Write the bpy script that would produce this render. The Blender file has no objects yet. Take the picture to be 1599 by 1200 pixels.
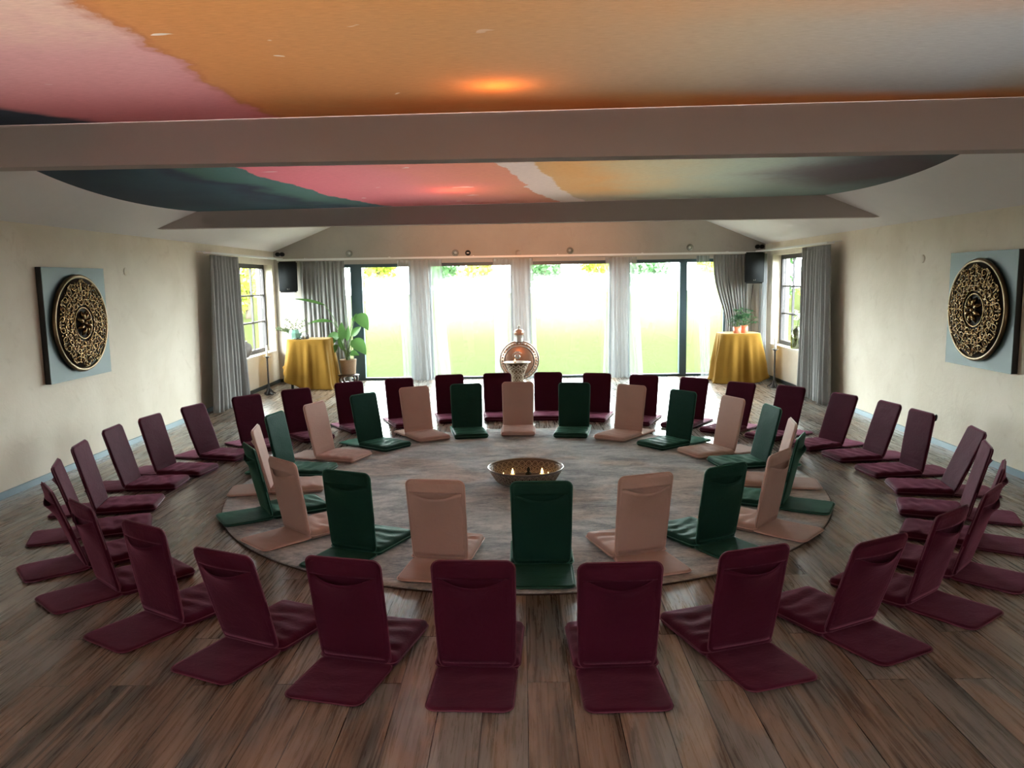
import bpy, bmesh, math, random
from mathutils import Vector, Matrix, noise
R = math.radians; PI = math.pi
random.seed(7)
C = bpy.context.scene.collection
XL, XR, YB, YF, HW, SL = -4.51, 4.39, 14.5, -5.2, 2.385, 0.4
# ------------------------------------------------------------------ node helpers
class NT:
    def __init__(s, name):
        s.m = bpy.data.materials.new(name); s.m.use_nodes = True
        s.t = s.m.node_tree; s.t.nodes.clear()
    def n(s, typ, props=None, **ins):
        nd = s.t.nodes.new(typ)
        for k, v in (props or {}).items(): setattr(nd, k, v)
        for k, v in ins.items():
            key = int(k[1:]) if k[0] == 'i' and k[1:].isdigit() else k.replace('_', ' ')
            s.set(nd.inputs[key], v)
        return nd
    def set(s, sock, v):
        if isinstance(v, bpy.types.NodeSocket): s.t.links.new(v, sock)
        elif isinstance(v, bpy.types.Node): s.t.links.new(v.outputs[0], sock)
        else:
            if sock.type == 'RGBA' and len(v) == 3: v = (*v, 1)
            sock.default_value = v
    def math(s, op, a, b=0.0, c=0.0): return s.n('ShaderNodeMath', dict(operation=op), i0=a, i1=b, i2=c).outputs[0]
    def sep(s, v): return s.n('ShaderNodeSeparateXYZ', i0=v).outputs
    def comb(s, x, y, z): return s.n('ShaderNodeCombineXYZ', X=x, Y=y, Z=z).outputs[0]
    def obj(s): return s.n('ShaderNodeTexCoord').outputs['Object']
    def gen(s): return s.n('ShaderNodeTexCoord').outputs['Generated']
    def noise(s, v, scale, detail=4, rough=.55, dist=0): return s.n('ShaderNodeTexNoise', Vector=v, Scale=scale, Detail=detail, Roughness=rough, Distortion=dist).outputs[0]
    def mul(s, v, xyz): return s.n('ShaderNodeVectorMath', dict(operation='MULTIPLY'), i0=v, i1=xyz).outputs[0]
    def step(s, v, a, b): return s.n('ShaderNodeMapRange', dict(interpolation_type='SMOOTHSTEP', clamp=True), Value=v, From_Min=a, From_Max=b).outputs[0]
    def mix(s, f, a, b, typ='MIX'):
        nd = s.n('ShaderNodeMix', dict(data_type='RGBA', blend_type=typ)); s.set(nd.inputs[0], f); s.set(nd.inputs[6], a); s.set(nd.inputs[7], b)
        return nd.outputs[2]
    def ramp(s, f, stops, interp='LINEAR'):
        nd = s.n('ShaderNodeValToRGB', Fac=f); cr = nd.color_ramp; cr.interpolation = interp
        while len(cr.elements) < len(stops): cr.elements.new(1)
        for e, (p, c) in zip(cr.elements, stops): e.position = p
        for e, (p, c) in zip(cr.elements, stops): e.color = (*c, 1)
        return nd.outputs[0]
    def bump(s, h, strength=.3, dist=.01): return s.n('ShaderNodeBump', Height=h, Strength=strength, Distance=dist).outputs[0]
    def bsdf(s, **k):
        return s.n('ShaderNodeBsdfPrincipled', **k).outputs[0]
    def out(s, sh): s.n('ShaderNodeOutputMaterial', Surface=sh); return s.m
def simple(name, col, rough=.6, metal=0., nz=0., sc=20, bmp=0., **k):
    t = NT(name); c = col
    o = t.obj(); n = t.noise(o, sc)
    if nz: c = t.mix(n, tuple(x*(1-nz) for x in col), tuple(min(1, x*(1+nz)) for x in col))
    if bmp: k['Normal'] = t.bump(n, bmp, .004)
    return t.out(t.bsdf(Base_Color=c, Roughness=rough, Metallic=metal, **k))
M = {}
# plaster
def plaster(name, a, b, c):
    t = NT(name); o = t.obj()
    n1 = t.noise(o, 1.1, 5, .6, .4); n2 = t.noise(o, 5, 6, .65, .8)
    col = t.mix(t.step(n1, .3, .7), a, b); col = t.mix(t.math('MULTIPLY', t.step(n2, .55, .72), .45), col, c)
    h = t.math('ADD', n2, t.math('MULTIPLY', t.noise(o, 30, 4), .25))
    return t.out(t.bsdf(Base_Color=col, Roughness=.85, Normal=t.bump(h, .25, .02)))
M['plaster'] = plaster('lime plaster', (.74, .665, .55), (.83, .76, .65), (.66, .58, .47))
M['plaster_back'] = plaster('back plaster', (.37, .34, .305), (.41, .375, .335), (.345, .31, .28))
M['ceil'] = simple('ceiling paint', (.80, .78, .79), .9, nz=.03, sc=6)
M['beam'] = simple('beam paint', (.44, .39, .37), .85, nz=.03, sc=4)
M['base'] = simple('skirting paint', (.20, .29, .35), .3)
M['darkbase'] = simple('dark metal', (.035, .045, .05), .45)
M['white'] = simple('white metal', (.8, .8, .8), .4)
M['sillw'] = simple('sill', (.75, .70, .62), .6)
# floor
t = NT('oak laminate'); o = t.obj(); x, y, z = t.sep(o)
v = t.comb(y, x, 0.)
br = t.n('ShaderNodeTexBrick', dict(offset=.37, offset_frequency=2), Vector=v, Scale=1., Mortar_Size=.0024, Mortar_Smooth=.1, Brick_Width=1.28, Row_Height=.19, Color1=(0, 0, 0), Color2=(1, 1, 1), Mortar=(.5, .5, .5), Bias=0.)
rnd = t.sep(br.outputs[0])[0]; mort = br.outputs[1]
sh = t.n('ShaderNodeVectorMath', dict(operation='ADD'), i0=o, i1=t.comb(t.math('MULTIPLY', rnd, 3.7), t.math('MULTIPLY', rnd, 9.1), rnd)).outputs[0]
g1 = t.noise(t.mul(sh, (5.5, .65, 1)), 1.3, 6, .6, 1.6); g2 = t.noise(t.mul(sh, (38, 1.3, 1)), 1.5, 6, .72, .8)
g3 = t.noise(t.mul(sh, (2.2, .8, 1)), 1.6, 4, .55, .8); g4 = t.noise(t.mul(sh, (14, 1.6, 1)), 1.1, 5, .7, 2.4)
f = t.math('ADD', t.math('MULTIPLY', g1, .55), t.math('ADD', t.math('MULTIPLY', t.math('SUBTRACT', rnd, .5), .17), t.math('ADD', t.math('MULTIPLY', g2, .24), .045)))
f = t.math('ADD', t.math('MULTIPLY', t.math('SUBTRACT', f, .44), 1.25), .5)
brown = t.ramp(f, [(.30, (.07, .048, .036)), (.42, (.165, .115, .084)), (.52, (.27, .195, .145)), (.64, (.37, .28, .21)), (.80, (.46, .37, .29))])
grey = t.ramp(f, [(.30, (.045, .040, .036)), (.42, (.105, .095, .084)), (.52, (.185, .17, .152)), (.64, (.28, .26, .235)), (.80, (.38, .36, .33))])
col = t.mix(t.step(t.math('ADD', g3, t.math('MULTIPLY', t.math('SUBTRACT', rnd, .5), .22)), .42, .58), brown, grey)
col = t.mix(t.math('MULTIPLY', t.step(g4, .62, .72), .3), col, (.045, .032, .024))
col = t.mix(mort, col, (.02, .014, .01))
rgh = t.n('ShaderNodeMapRange', Value=g2, To_Min=.2, To_Max=.36).outputs[0]
M['floor'] = t.out(t.bsdf(Base_Color=col, Roughness=rgh, IOR=1.5, Normal=t.bump(t.math('SUBTRACT', g2, mort), .12, .003)))
# rug
t = NT('woven rug'); o = t.obj()
n1 = t.noise(t.mul(o, (1, 2.0, 1)), 2.2, 9, .78, .5); n2 = t.noise(o, 1.1, 3, .5, .3); n3 = t.noise(t.mul(o, (5, 12, 1)), 5, 5, .75)
f = t.math('ADD', t.math('MULTIPLY', n1, .72), t.math('MULTIPLY', n3, .28))
c1 = t.ramp(f, [(.38, (.055, .08, .10)), (.455, (.19, .235, .275)), (.52, (.37, .42, .445)), (.60, (.60, .635, .63))])
c2 = t.ramp(f, [(.38, (.10, .10, .095)), (.455, (.26, .235, .21)), (.52, (.45, .38, .335)), (.60, (.62, .56, .50))])
col = t.mix(t.math('MULTIPLY', t.step(n2, .47, .60), .8), c1, c2)
M['rug'] = t.out(t.bsdf(Base_Color=col, Roughness=.95, Sheen_Weight=.3, Normal=t.bump(f, .6, .012)))
M['rug_edge'] = simple('rug binding', (.05, .035, .03), .9)
# stretched cloth print
def flecks(t, o, dens):
    n = t.noise(t.mul(o, (1.2, 2.2, 1)), 2.3, 3, .4, .6); return t.step(n, dens, dens+.006)
def print_mat(name, build):
    t = NT(name); o = t.obj(); x, y, z = t.sep(o)
    wv = t.noise(t.mul(o, (6, 60, 1)), 3., 5, .7); big = t.noise(o, 1.3, 4, .55, .4); fine = t.noise(o, 9, 5, .65)
    col = build(t, o, x, y, big, fine)
    col = t.mix(t.math('MULTIPLY', t.math('SUBTRACT', wv, .5), .9), col, t.mix(.0, (.9, .85, .75), (0, 0, 0)), 'MIX') if False else col
    k = t.n('ShaderNodeMapRange', Value=wv, From_Min=.3, From_Max=.7, To_Min=.67, To_Max=.95).outputs[0]
    col = t.mix(1., col, t.comb(k, k, k), 'MULTIPLY')
    d = t.bsdf(Base_Color=col, Roughness=.9, Normal=t.bump(wv, .15, .003))
    tr = t.n('ShaderNodeBsdfTranslucent', Color=col).outputs[0]
    return t.out(t.n('ShaderNodeMixShader', i0=.13, i1=d, i2=tr).outputs[0])
def b1(t, o, x, y, big, fine):
    dx = t.math('ADD', t.math('MULTIPLY', t.math('SUBTRACT', big, .5), .35), t.math('MULTIPLY', t.math('SUBTRACT', fine, .5), .14))
    u = t.math('ADD', x, dx)
    orange = t.ramp(t.n('ShaderNodeMapRange', Value=t.math('ADD', u, t.math('MULTIPLY', y, .0)), From_Min=-2.5, From_Max=3.).outputs[0],
        [(0, (.56, .20, .07)), (.26, (.54, .235, .08)), (.40, (.52, .27, .11)), (.50, (.48, .30, .16)), (.60, (.42, .33, .22)), (.72, (.35, .33, .29)), (.82, (.34, .35, .34)), (.92, (.40, .34, .26))])
    hot = t.mix(t.step(big, .35, .7), (.46, .15, .035), (.46, .23, .08))
    edge = t.math('ADD', y, t.math('ADD', t.math('MULTIPLY', x, -.08), t.math('MULTIPLY', t.math('SUBTRACT', big, .5), .5)))
    c = t.mix(t.step(edge, 3.8, 4.2), orange, hot)
    c = t.mix(t.math('MULTIPLY', t.step(edge, 2.9, 2.3), .6), c, (.58, .25, .07))
    pink = t.mix(t.step(y, 2.7, 4.3), (.60, .32, .30), (.56, .19, .20))
    cream = t.mix(t.step(t.math('ADD', y, t.math('MULTIPLY', dx, 2.)), 3.05, 2.4), pink, (.72, .50, .36))
    c = t.mix(t.step(u, -1.335, -1.355), c, cream)
    line = t.math('MULTIPLY', t.step(u, -1.39, -1.35), t.step(u, -1.30, -1.335)); c = t.mix(t.math('MULTIPLY', line, .35), c, (.35, .10, .05))
    c = t.mix(t.step(t.math('SUBTRACT', u, t.math('MULTIPLY', t.math('SUBTRACT', y, 4.05), .35)), -2.38, -2.55), c, (.03, .05, .075))
    m = t.math('MULTIPLY', flecks(t, o, .705), t.step(x, .2, -.6))
    return t.mix(m, c, (.75, .65, .55))
def b2(t, o, x, y, big, fine):
    dx = t.math('ADD', t.math('MULTIPLY', t.math('SUBTRACT', big, .5), .30), t.math('MULTIPLY', t.math('SUBTRACT', fine, .5), .12))
    u = t.math('ADD', t.math('SUBTRACT', x, t.math('MULTIPLY', t.math('SUBTRACT', y, 6.), .21)), dx)
    def P(v): return (v+4.8)/8.8
    u2 = t.math('ADD', u, t.math('MULTIPLY', t.math('SUBTRACT', big, .5), .8))
    dark = t.ramp(t.n('ShaderNodeMapRange', Value=u2, From_Min=-4.8, From_Max=4.).outputs[0], [(P(-4.5), (.022, .04, .07)), (P(-3.6), (.03, .065, .10)), (P(-3.1), (.045, .10, .13)), (P(-2.75), (.03, .04, .07)), (P(-2.55), (.07, .16, .13)), (P(-2.2), (.08, .17, .15))])
    dark = t.mix(t.math('MULTIPLY', t.step(y, 8.0, 9.3), .6), dark, (.06, .16, .21))
    pinky = t.ramp(t.n('ShaderNodeMapRange', Value=u2, From_Min=-2.3, From_Max=0.).outputs[0], [(0, (.66, .17, .20)), (.4, (.64, .22, .22)), (.75, (.66, .26, .17)), (1, (.62, .30, .16))])
    right = t.ramp(t.n('ShaderNodeMapRange', Value=u2, From_Min=-.2, From_Max=4.).outputs[0], [(0, (.62, .38, .16)), (.12, (.62, .34, .12)), (.22, (.52, .40, .21)), (.42, (.36, .40, .29)), (.58, (.29, .35, .30)), (.74, (.17, .215, .22)), (.9, (.10, .15, .17))])
    right = t.mix(t.math('MULTIPLY', t.step(y, 7.9, 9.2), .5), right, (.33, .50, .46))
    # dark violet stain
    q = t.math('ADD', t.math('ADD', t.math('MULTIPLY', t.math('ABSOLUTE', t.math('SUBTRACT', x, 3.05)), .9), t.math('ABSOLUTE', t.math('SUBTRACT', y, 7.2))), t.math('MULTIPLY', dx, 3.))
    right = t.mix(t.math('MULTIPLY', t.step(q, 1.3, .5), .75), right, (.13, .075, .09))
    c = t.mix(t.step(u, -2.27, -2.25), dark, pinky)
    c = t.mix(t.step(u, -.29, -.275), c, (.70, .58, .48)); c = t.mix(t.step(u, -.01, .02), c, right)
    m = t.math('MULTIPLY', flecks(t, o, .71), t.math('MULTIPLY', t.step(u, -2.2, -2.1), t.step(u, -.1, -.4)))
    return t.mix(m, c, (.78, .68, .6))
M['print1'] = print_mat('watercolour cloth orange', b1)
M['print2'] = print_mat('watercolour cloth blue', b2)
# chair cloths
def cloth(name, col, col2, sheen, rough=.62, tint=(1, .8, .85)):
    t = NT(name); o = t.obj()
    n = t.noise(o, 5, 3); n2 = t.noise(t.mul(o, (1, 1.7, 1.7)), 16, 5, .6, 1.2); n3 = t.noise(o, 400, 2)
    h = t.math('ADD', t.math('MULTIPLY', n2, .8), t.math('MULTIPLY', n3, .12))
    return t.out(t.bsdf(Base_Color=t.mix(n, col, col2), Roughness=rough, Specular_IOR_Level=.03, Sheen_Weight=sheen, Sheen_Roughness=.4, Sheen_Tint=tint, Normal=t.bump(h, .28, .012)))
M['burgundy'] = cloth('burgundy cotton', (.046, .006, .015), (.064, .009, .023), .34, .6, (1, .36, .56))
M['rose'] = cloth('dusty rose velvet', (.50, .35, .31), (.56, .40, .35), .2, .6, (1, .85, .8))
M['green'] = cloth('bottle green velvet', (.010, .043, .034), (.014, .056, .043), .22, .5, (.35, 1, .7))
M['ochre'] = cloth('mustard cloth', (.20, .105, .018), (.25, .135, .024), .2, .7, (1, .9, .6))
M['burgundy_p'] = simple('burgundy piping', (.12, .016, .04), .5)
M['rose_p'] = simple('rose piping', (.72, .50, .44), .5)
M['green_p'] = simple('green piping', (.03, .16, .12), .45)
# curtains
def sheer(name, col, a):
    t = NT(name)
    d = t.n('ShaderNodeBsdfDiffuse', Color=col).outputs[0]; tr = t.n('ShaderNodeBsdfTranslucent', Color=tuple(v*.35 for v in col)).outputs[0]
    m = t.n('ShaderNodeMixShader', i0=.5, i1=d, i2=tr).outputs[0]
    return t.out(t.n('ShaderNodeMixShader', i0=a, i1=t.n('ShaderNodeBsdfTransparent').outputs[0], i2=m).outputs[0])
M['sheer'] = sheer('white voile', (.66, .70, .74), .5)
def thick(name, col, a):
    t = NT(name); n = t.noise(t.obj(), 40)
    c = t.mix(n, tuple(v*.9 for v in col), tuple(v*1.1 for v in col))
    return t.out(t.n('ShaderNodeMixShader', i0=a, i1=t.bsdf(Base_Color=c, Roughness=.8, Sheen_Weight=.2), i2=t.n('ShaderNodeBsdfTranslucent', Color=c).outputs[0]).outputs[0])
M['drape'] = thick('grey linen drape', (.27, .27, .265), .18)
# glass with dew
t = NT('dewy window glass'); g = t.gen(); gx, gy, gz = t.sep(g); o = t.obj()
nn = t.noise(o, 3.5, 5, .6); nf = t.noise(t.mul(o, (1, 1, .5)), 45, 3, .7)
ex = t.math('ADD', t.math('MINIMUM', gx, t.math('SUBTRACT', 1., gx)), t.math('MULTIPLY', t.math('SUBTRACT', nn, .5), .03))
top = t.step(t.math('ADD', gz, t.math('MULTIPLY', t.math('SUBTRACT', nn, .5), .05)), .935, .87)
low = t.n('ShaderNodeMapRange', dict(interpolation_type='SMOOTHSTEP'), Value=t.math('ADD', gz, t.math('MULTIPLY', t.math('SUBTRACT', nf, .5), .14)), From_Min=.28, From_Max=.78, To_Min=.008, To_Max=.07).outputs[0]
mk = t.math('MULTIPLY', t.math('MULTIPLY', t.step(ex, .015, .05), top), low)
veil = t.n('ShaderNodeMixShader', i0=.7, i1=t.n('ShaderNodeBsdfDiffuse', Color=(.9, .92, .92, 1)).outputs[0], i2=t.n('ShaderNodeBsdfTranslucent', Color=(.92, .96, .94, 1)).outputs[0]).outputs[0]
cl = t.n('ShaderNodeMixShader', i0=.05, i1=t.n('ShaderNodeBsdfTransparent', Color=(.95, 1, .98, 1)).outputs[0], i2=t.n('ShaderNodeBsdfGlossy', Roughness=.02).outputs[0]).outputs[0]
M['dew'] = t.out(t.n('ShaderNodeMixShader', i0=mk, i1=cl, i2=veil).outputs[0])
def clear(name, col, gl=.06):
    t = NT(name)
    return t.out(t.n('ShaderNodeMixShader', i0=gl, i1=t.n('ShaderNodeBsdfTransparent', Color=(*col, 1)).outputs[0], i2=t.n('ShaderNodeBsdfGlossy', Roughness=.04).outputs[0]).outputs[0])
M['pane'] = clear('clear pane', (.93, .96, .94))
M['globe'] = clear('clear globe glass', (.80, .82, .82), .22)
M['olive'] = clear('olive glass', (.42, .46, .22), .2)
M['frame'] = simple('anthracite frame', (.035, .07, .085), .4)
M['woodframe'] = simple('dark brown frame', (.05, .045, .05), .5)
M['black'] = simple('black plastic', (.014, .016, .018), .7, Specular_IOR_Level=.2)
M['chrome'] = simple('chrome', (.7, .7, .7), .15, 1.)
M['candle'] = simple('candle wax', (.85, .80, .70), .5)
M['iron'] = simple('wrought iron', (.05, .045, .045), .45, .6)
M['gold'] = simple('aged gilt', (.20, .125, .055), .2, 1., nz=.75, sc=22)
M['bronze'] = simple('dark bronze', (.16, .11, .06), .3, .9, nz=.5, sc=14)
M['cavity'] = simple('dark carved wood', (.022, .012, .008), .6)
M['panel'] = simple('blue grey panel', (.085, .135, .145), .45, nz=.12, sc=3)
M['panel_side'] = simple('panel edge', (.015, .014, .014), .5)
M['copper'] = simple('old copper', (.34, .20, .14), .4, .8, nz=.3, sc=10)
M['pewter'] = simple('pewter', (.33, .32, .30), .35, .8, nz=.3, sc=20)
M['carved'] = simple('carved pale stone', (.40, .31, .23), .6, nz=.2, sc=30)
M['mesh'] = simple('antique brass', (.42, .37, .31), .4, .6, nz=.2, sc=30)
M['bowlfloor'] = simple('bowl base metal', (.085, .062, .055), .45, .5)
M['stonevase'] = simple('grey ceramic', (.16, .15, .15), .45, nz=.35, sc=5)
M['mint'] = simple('mint glass', (.28, .50, .42), .15, Transmission_Weight=.4)
M['terra'] = simple('orange glass pot', (.75, .22, .12), .25)
M['basket'] = simple('woven basket', (.36, .25, .16), .8, nz=.4, sc=60, bmp=.6)
M['stool'] = simple('carved dark wood', (.11, .065, .05), .4)
M['soil'] = simple('soil', (.03, .02, .015), .95)
M['stem'] = simple('plant stem', (.10, .18, .05), .5)
def leafmat(name, a, b):
    t = NT(name); c = t.mix(t.noise(t.obj(), 4), a, b)
    return t.out(t.n('ShaderNodeMixShader', i0=.3, i1=t.bsdf(Base_Color=c, Roughness=.4), i2=t.n('ShaderNodeBsdfTranslucent', Color=c).outputs[0]).outputs[0])
M['leaf'] = leafmat('broad leaf', (.045, .12, .035), (.10, .21, .05))
M['leafdark'] = leafmat('dark leaf', (.03, .11, .045), (.07, .19, .08))
M['leafpale'] = leafmat('pale leaf', (.07, .11, .06), (.16, .18, .11))
M['treeA'] = leafmat('yellow green foliage', (.30, .38, .04), (.45, .50, .08))
M['treeB'] = leafmat('deep green foliage', (.06, .16, .06), (.13, .26, .10))
M['bark'] = simple('bark', (.10, .07, .05), .9)
t = NT('lawn'); o = t.obj(); n = t.noise(o, 1.6, 6, .6)
M['lawn'] = t.out(t.n('ShaderNodeBsdfDiffuse', Color=t.mix(n, (.038, .045, .015), (.047, .055, .019))).outputs[0])
t = NT('flame'); M['flame'] = t.out(t.n('ShaderNodeEmission', Color=(1, .55, .16, 1), Strength=11.).outputs[0])
# ------------------------------------------------------------------ mesh helpers
def put(name, bm, mat, parent=None, smooth=True, mats=None):
    me = bpy.data.meshes.new(name)
    bmesh.ops.recalc_face_normals(bm, faces=bm.faces[:])
    bm.to_mesh(me); bm.free()
    if smooth:
        for p in me.polygons: p.use_smooth = True
    for m in (mats or [mat]): me.materials.append(m)
    o = bpy.data.objects.new(name, me); C.objects.link(o)
    if parent: o.parent = parent
    return o
def tag(o, label=None, cat=None, group=None, kind=None):
    for k, v in (('label', label), ('category', cat), ('group', group), ('kind', kind)):
        if v: o[k] = v
    return o
def thing(name, loc, label, cat, group=None, rz=0):
    o = bpy.data.objects.new(name, None); C.objects.link(o); o.location = loc; o.rotation_euler = (0, 0, rz)
    o.empty_display_size = .1
    return tag(o, label, cat, group)
def box(bm, x0, x1, y0, y1, z0, z1, bev=0):
    r = bmesh.ops.create_cube(bm, size=1, matrix=Matrix.Translation(((x0+x1)/2, (y0+y1)/2, (z0+z1)/2)) @ Matrix.Diagonal((abs(x1-x0), abs(y1-y0), abs(z1-z0), 1)))
    if bev:
        es = list({e for v in r['verts'] for e in v.link_edges})
        bmesh.ops.bevel(bm, geom=es, offset=bev, segments=2, affect='EDGES')
def B(*a, **k):
    bm = bmesh.new(); box(bm, *a, **k); return bm
def lathe(bm, prof, seg=32, c=(0, 0, 0), closed=False, sx=1, sy=1):
    rings = []
    for r, z in prof:
        rings.append([bm.verts.new((c[0]+r*math.cos(2*PI*i/seg)*sx, c[1]+r*math.sin(2*PI*i/seg)*sy, c[2]+z)) for i in range(seg)] if r > 1e-5 else [bm.verts.new((c[0], c[1], c[2]+z))])
    for a, b in zip(rings, rings[1:]):
        for i in range(seg):
            j = (i+1) % seg
            if len(a) == 1 and len(b) == 1: continue
            if len(a) == 1: bm.faces.new((a[0], b[i], b[j]))
            elif len(b) == 1: bm.faces.new((a[i], a[j], b[0]))
            else: bm.faces.new((a[i], a[j], b[j], b[i]))
def L(prof, **k):
    bm = bmesh.new(); lathe(bm, prof, **k); return bm
def tube(bm, pts, r, seg=8, closed=False, rf=None):
    pts = [Vector(p) for p in pts]; n = len(pts); rings = []; up = None
    for i, p in enumerate(pts):
        a = pts[(i-1) % n] if closed else pts[max(i-1, 0)]; b = pts[(i+1) % n] if closed else pts[min(i+1, n-1)]
        d = (b-a).normalized() if (b-a).length > 1e-9 else Vector((0, 0, 1))
        if up is None:
            up = Vector((0, 0, 1)) if abs(d.z) < .9 else Vector((1, 0, 0))
        u = (up-d*up.dot(d)).normalized(); w = d.cross(u); up = u
        rr = r*(rf(i/(n-1)) if rf else 1)
        rings.append([bm.verts.new(p+(u*math.cos(2*PI*k/seg)+w*math.sin(2*PI*k/seg))*rr) for k in range(seg)])
    prs = list(zip(rings, rings[1:]))+([(rings[-1], rings[0])] if closed else [])
    for a, b in prs:
        for k in range(seg): bm.faces.new((a[k], a[(k+1) % seg], b[(k+1) % seg], b[k]))
    if not closed:
        bm.faces.new(rings[0][::-1]); bm.faces.new(rings[-1])
def ball(bm, c, r, sub=2, s=(1, 1, 1)):
    bmesh.ops.create_icosphere(bm, subdivisions=sub, radius=r, matrix=Matrix.Translation(c) @ Matrix.Diagonal((*s, 1)))
def spline(ps, n=8):
    ps = [Vector(p) for p in ps]; out = []
    for i in range(len(ps)-1):
        p0 = ps[max(i-1, 0)]; p1 = ps[i]; p2 = ps[i+1]; p3 = ps[min(i+2, len(ps)-1)]
        for k in range(n):
            t = k/n; out.append(.5*((2*p1)+(p2-p0)*t+(2*p0-5*p1+4*p2-p3)*t*t+(3*p1-p0-3*p2+p3)*t**3))
    return out+[ps[-1]]
def struct(name, bm, m, smooth=False, parent=None):
    return tag(put(name, bm, m, parent, smooth), kind='structure')
# ------------------------------------------------------------------ room shell
def holed(u0, u1, z0, z1, holes, emit):
    us = sorted({u0, u1, *[h[0] for h in holes], *[h[1] for h in holes]}); zs = sorted({z0, z1, *[h[2] for h in holes], *[h[3] for h in holes]})
    for a, b in zip(us, us[1:]):
        for c, d in zip(zs, zs[1:]):
            mu, mz = (a+b)/2, (c+d)/2
            if not any(h[0] < mu < h[1] and h[2] < mz < h[3] for h in holes): emit(a, b, c, d)
TH = .30
WL = (12.0, 14.38, .60, 2.15); WR = (11.95, 14.05, .62, 2.17)
rear_side = []
bm = bmesh.new(); holed(YF, YB, 0, HW, [WL]+rear_side, lambda a, b, c, d: box(bm, XL-TH, XL, a, b, c, d)); struct('wall_left', bm, M['plaster'])
bm = bmesh.new(); holed(YF, YB, 0, HW, [WR]+rear_side, lambda a, b, c, d: box(bm, XR, XR+TH, a, b, c, d)); struct('wall_right', bm, M['plaster'])
wins = [(-3.75, -2.03), (-1.70, -.17), (.12, 1.63), (1.93, 3.72)]
APX = (XL+XR)/2; APZ = HW+SL*(APX-XL)
def gable_wall(name, y0, y1, holes, m):
    bm = bmesh.new(); holed(XL, XR, 0, HW, holes, lambda a, b, c, d: box(bm, a, b, y0, y1, c, d))
    vs = [[bm.verts.new((x, y, z)) for x, z in ((XL, HW), (XR, HW), (APX, APZ))] for y in (y0, y1)]
    bm.faces.new(vs[0]); bm.faces.new(vs[1][::-1])
    for i in range(3): bm.faces.new((vs[0][i], vs[0][(i+1) % 3], vs[1][(i+1) % 3], vs[1][i]))
    struct(name, bm, m)
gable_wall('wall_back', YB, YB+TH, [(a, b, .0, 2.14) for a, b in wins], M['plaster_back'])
gable_wall('wall_front', YF-TH, YF, [], M['plaster'])
struct('floor', B(XL-TH, XR+TH, YF-TH, YB+TH, -.15, 0), M['floor'])
bm = bmesh.new()
roof_holes = [(-4.4, -.9), (.6, 3.6), (5.9, 8.3)]          # invented roof openings, added to brighten the room and the stretched cloths
ys = sorted({YF-TH, YB+TH, *[v for h in roof_holes for v in h]})
for sx, xw in ((1, XL), (-1, XR)):
    us = [0, 2.2, 4.0, abs(APX-xw)]               # distance inward from the wall
    for y0, y1 in zip(ys, ys[1:]):
        for u0, u1 in zip(us, us[1:]):
            if any(h[0] <= y0 and y1 <= h[1] for h in roof_holes) and u0 == 2.2: continue
            ps = [(xw+sx*u0, HW+SL*u0), (xw+sx*u1, HW+SL*u1), (xw+sx*u1, HW+SL*u1+.18), (xw+sx*u0, HW+SL*u0+.18)]
            if u0 == 0: ps = ps[:3]+[(xw-sx*TH, HW+.18), (xw-sx*TH, HW)]
            vs = [[bm.verts.new((x, y, z)) for x, z in ps] for y in (y0, y1)]
            n = len(ps); bm.faces.new(vs[0]); bm.faces.new(vs[1][::-1])
            for i in range(n): bm.faces.new((vs[0][i], vs[0][(i+1) % n], vs[1][(i+1) % n], vs[1][i]))
for y0, y1 in roof_holes:                        # added shaft walls round these openings, keeping direct sun off the floor
    xa, xb = XL+2.2, XR-2.2; zt = APZ+1.35
    box(bm, xa-.06, xa, y0-.06, y1+.06, HW+SL*2.2+.1, zt); box(bm, xb, xb+.06, y0-.06, y1+.06, HW+SL*2.2+.1, zt)
    box(bm, xa, xb, y0-.06, y0, HW+SL*2.2+.1, zt); box(bm, xa, xb, y1, y1+.06, HW+SL*2.2+.1, zt)
struct('ceiling', bm, M['ceil'])
def beam(y0, y1, n):
    z0, z1 = 2.47, 3.05
    bm = bmesh.new(); f = lambda z: ((z-HW)/SL)
    ps = [(XL+f(z0), z0), (XR-f(z0), z0), (XR-f(z1), z1), (XL+f(z1), z1)]
    vs = [[bm.verts.new((x, y, z)) for x, z in ps] for y in (y0, y1)]
    bm.faces.new(vs[0]); bm.faces.new(vs[1][::-1])
    for i in range(4): bm.faces.new((vs[0][i], vs[0][(i+1) % 4], vs[1][(i+1) % 4], vs[1][i]))
    struct('trim_%d' % n, bm, M['beam'])
beam(-.46, -.30, 1); beam(4.49, 4.64, 2); beam(9.44, 9.59, 3)
for nm, x0, x1 in (('baseboard_left', XL, XL+.018), ('baseboard_right', XR-.018, XR)):
    bm = bmesh.new(); box(bm, x0, x1, 3.15, 11.9, 0, .06); struct(nm, bm, M['base'])
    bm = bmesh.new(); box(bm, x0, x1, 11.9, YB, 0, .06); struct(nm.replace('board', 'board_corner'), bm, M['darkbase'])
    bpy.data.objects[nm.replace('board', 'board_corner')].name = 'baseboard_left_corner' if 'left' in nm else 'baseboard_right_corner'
bm = bmesh.new(); box(bm, XL+.018, -3.75, YB-.015, YB, 0, .06); box(bm, 3.72, XR-.018, YB-.015, YB, 0, .06); struct('baseboard_back', bm, M['darkbase'])
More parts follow.
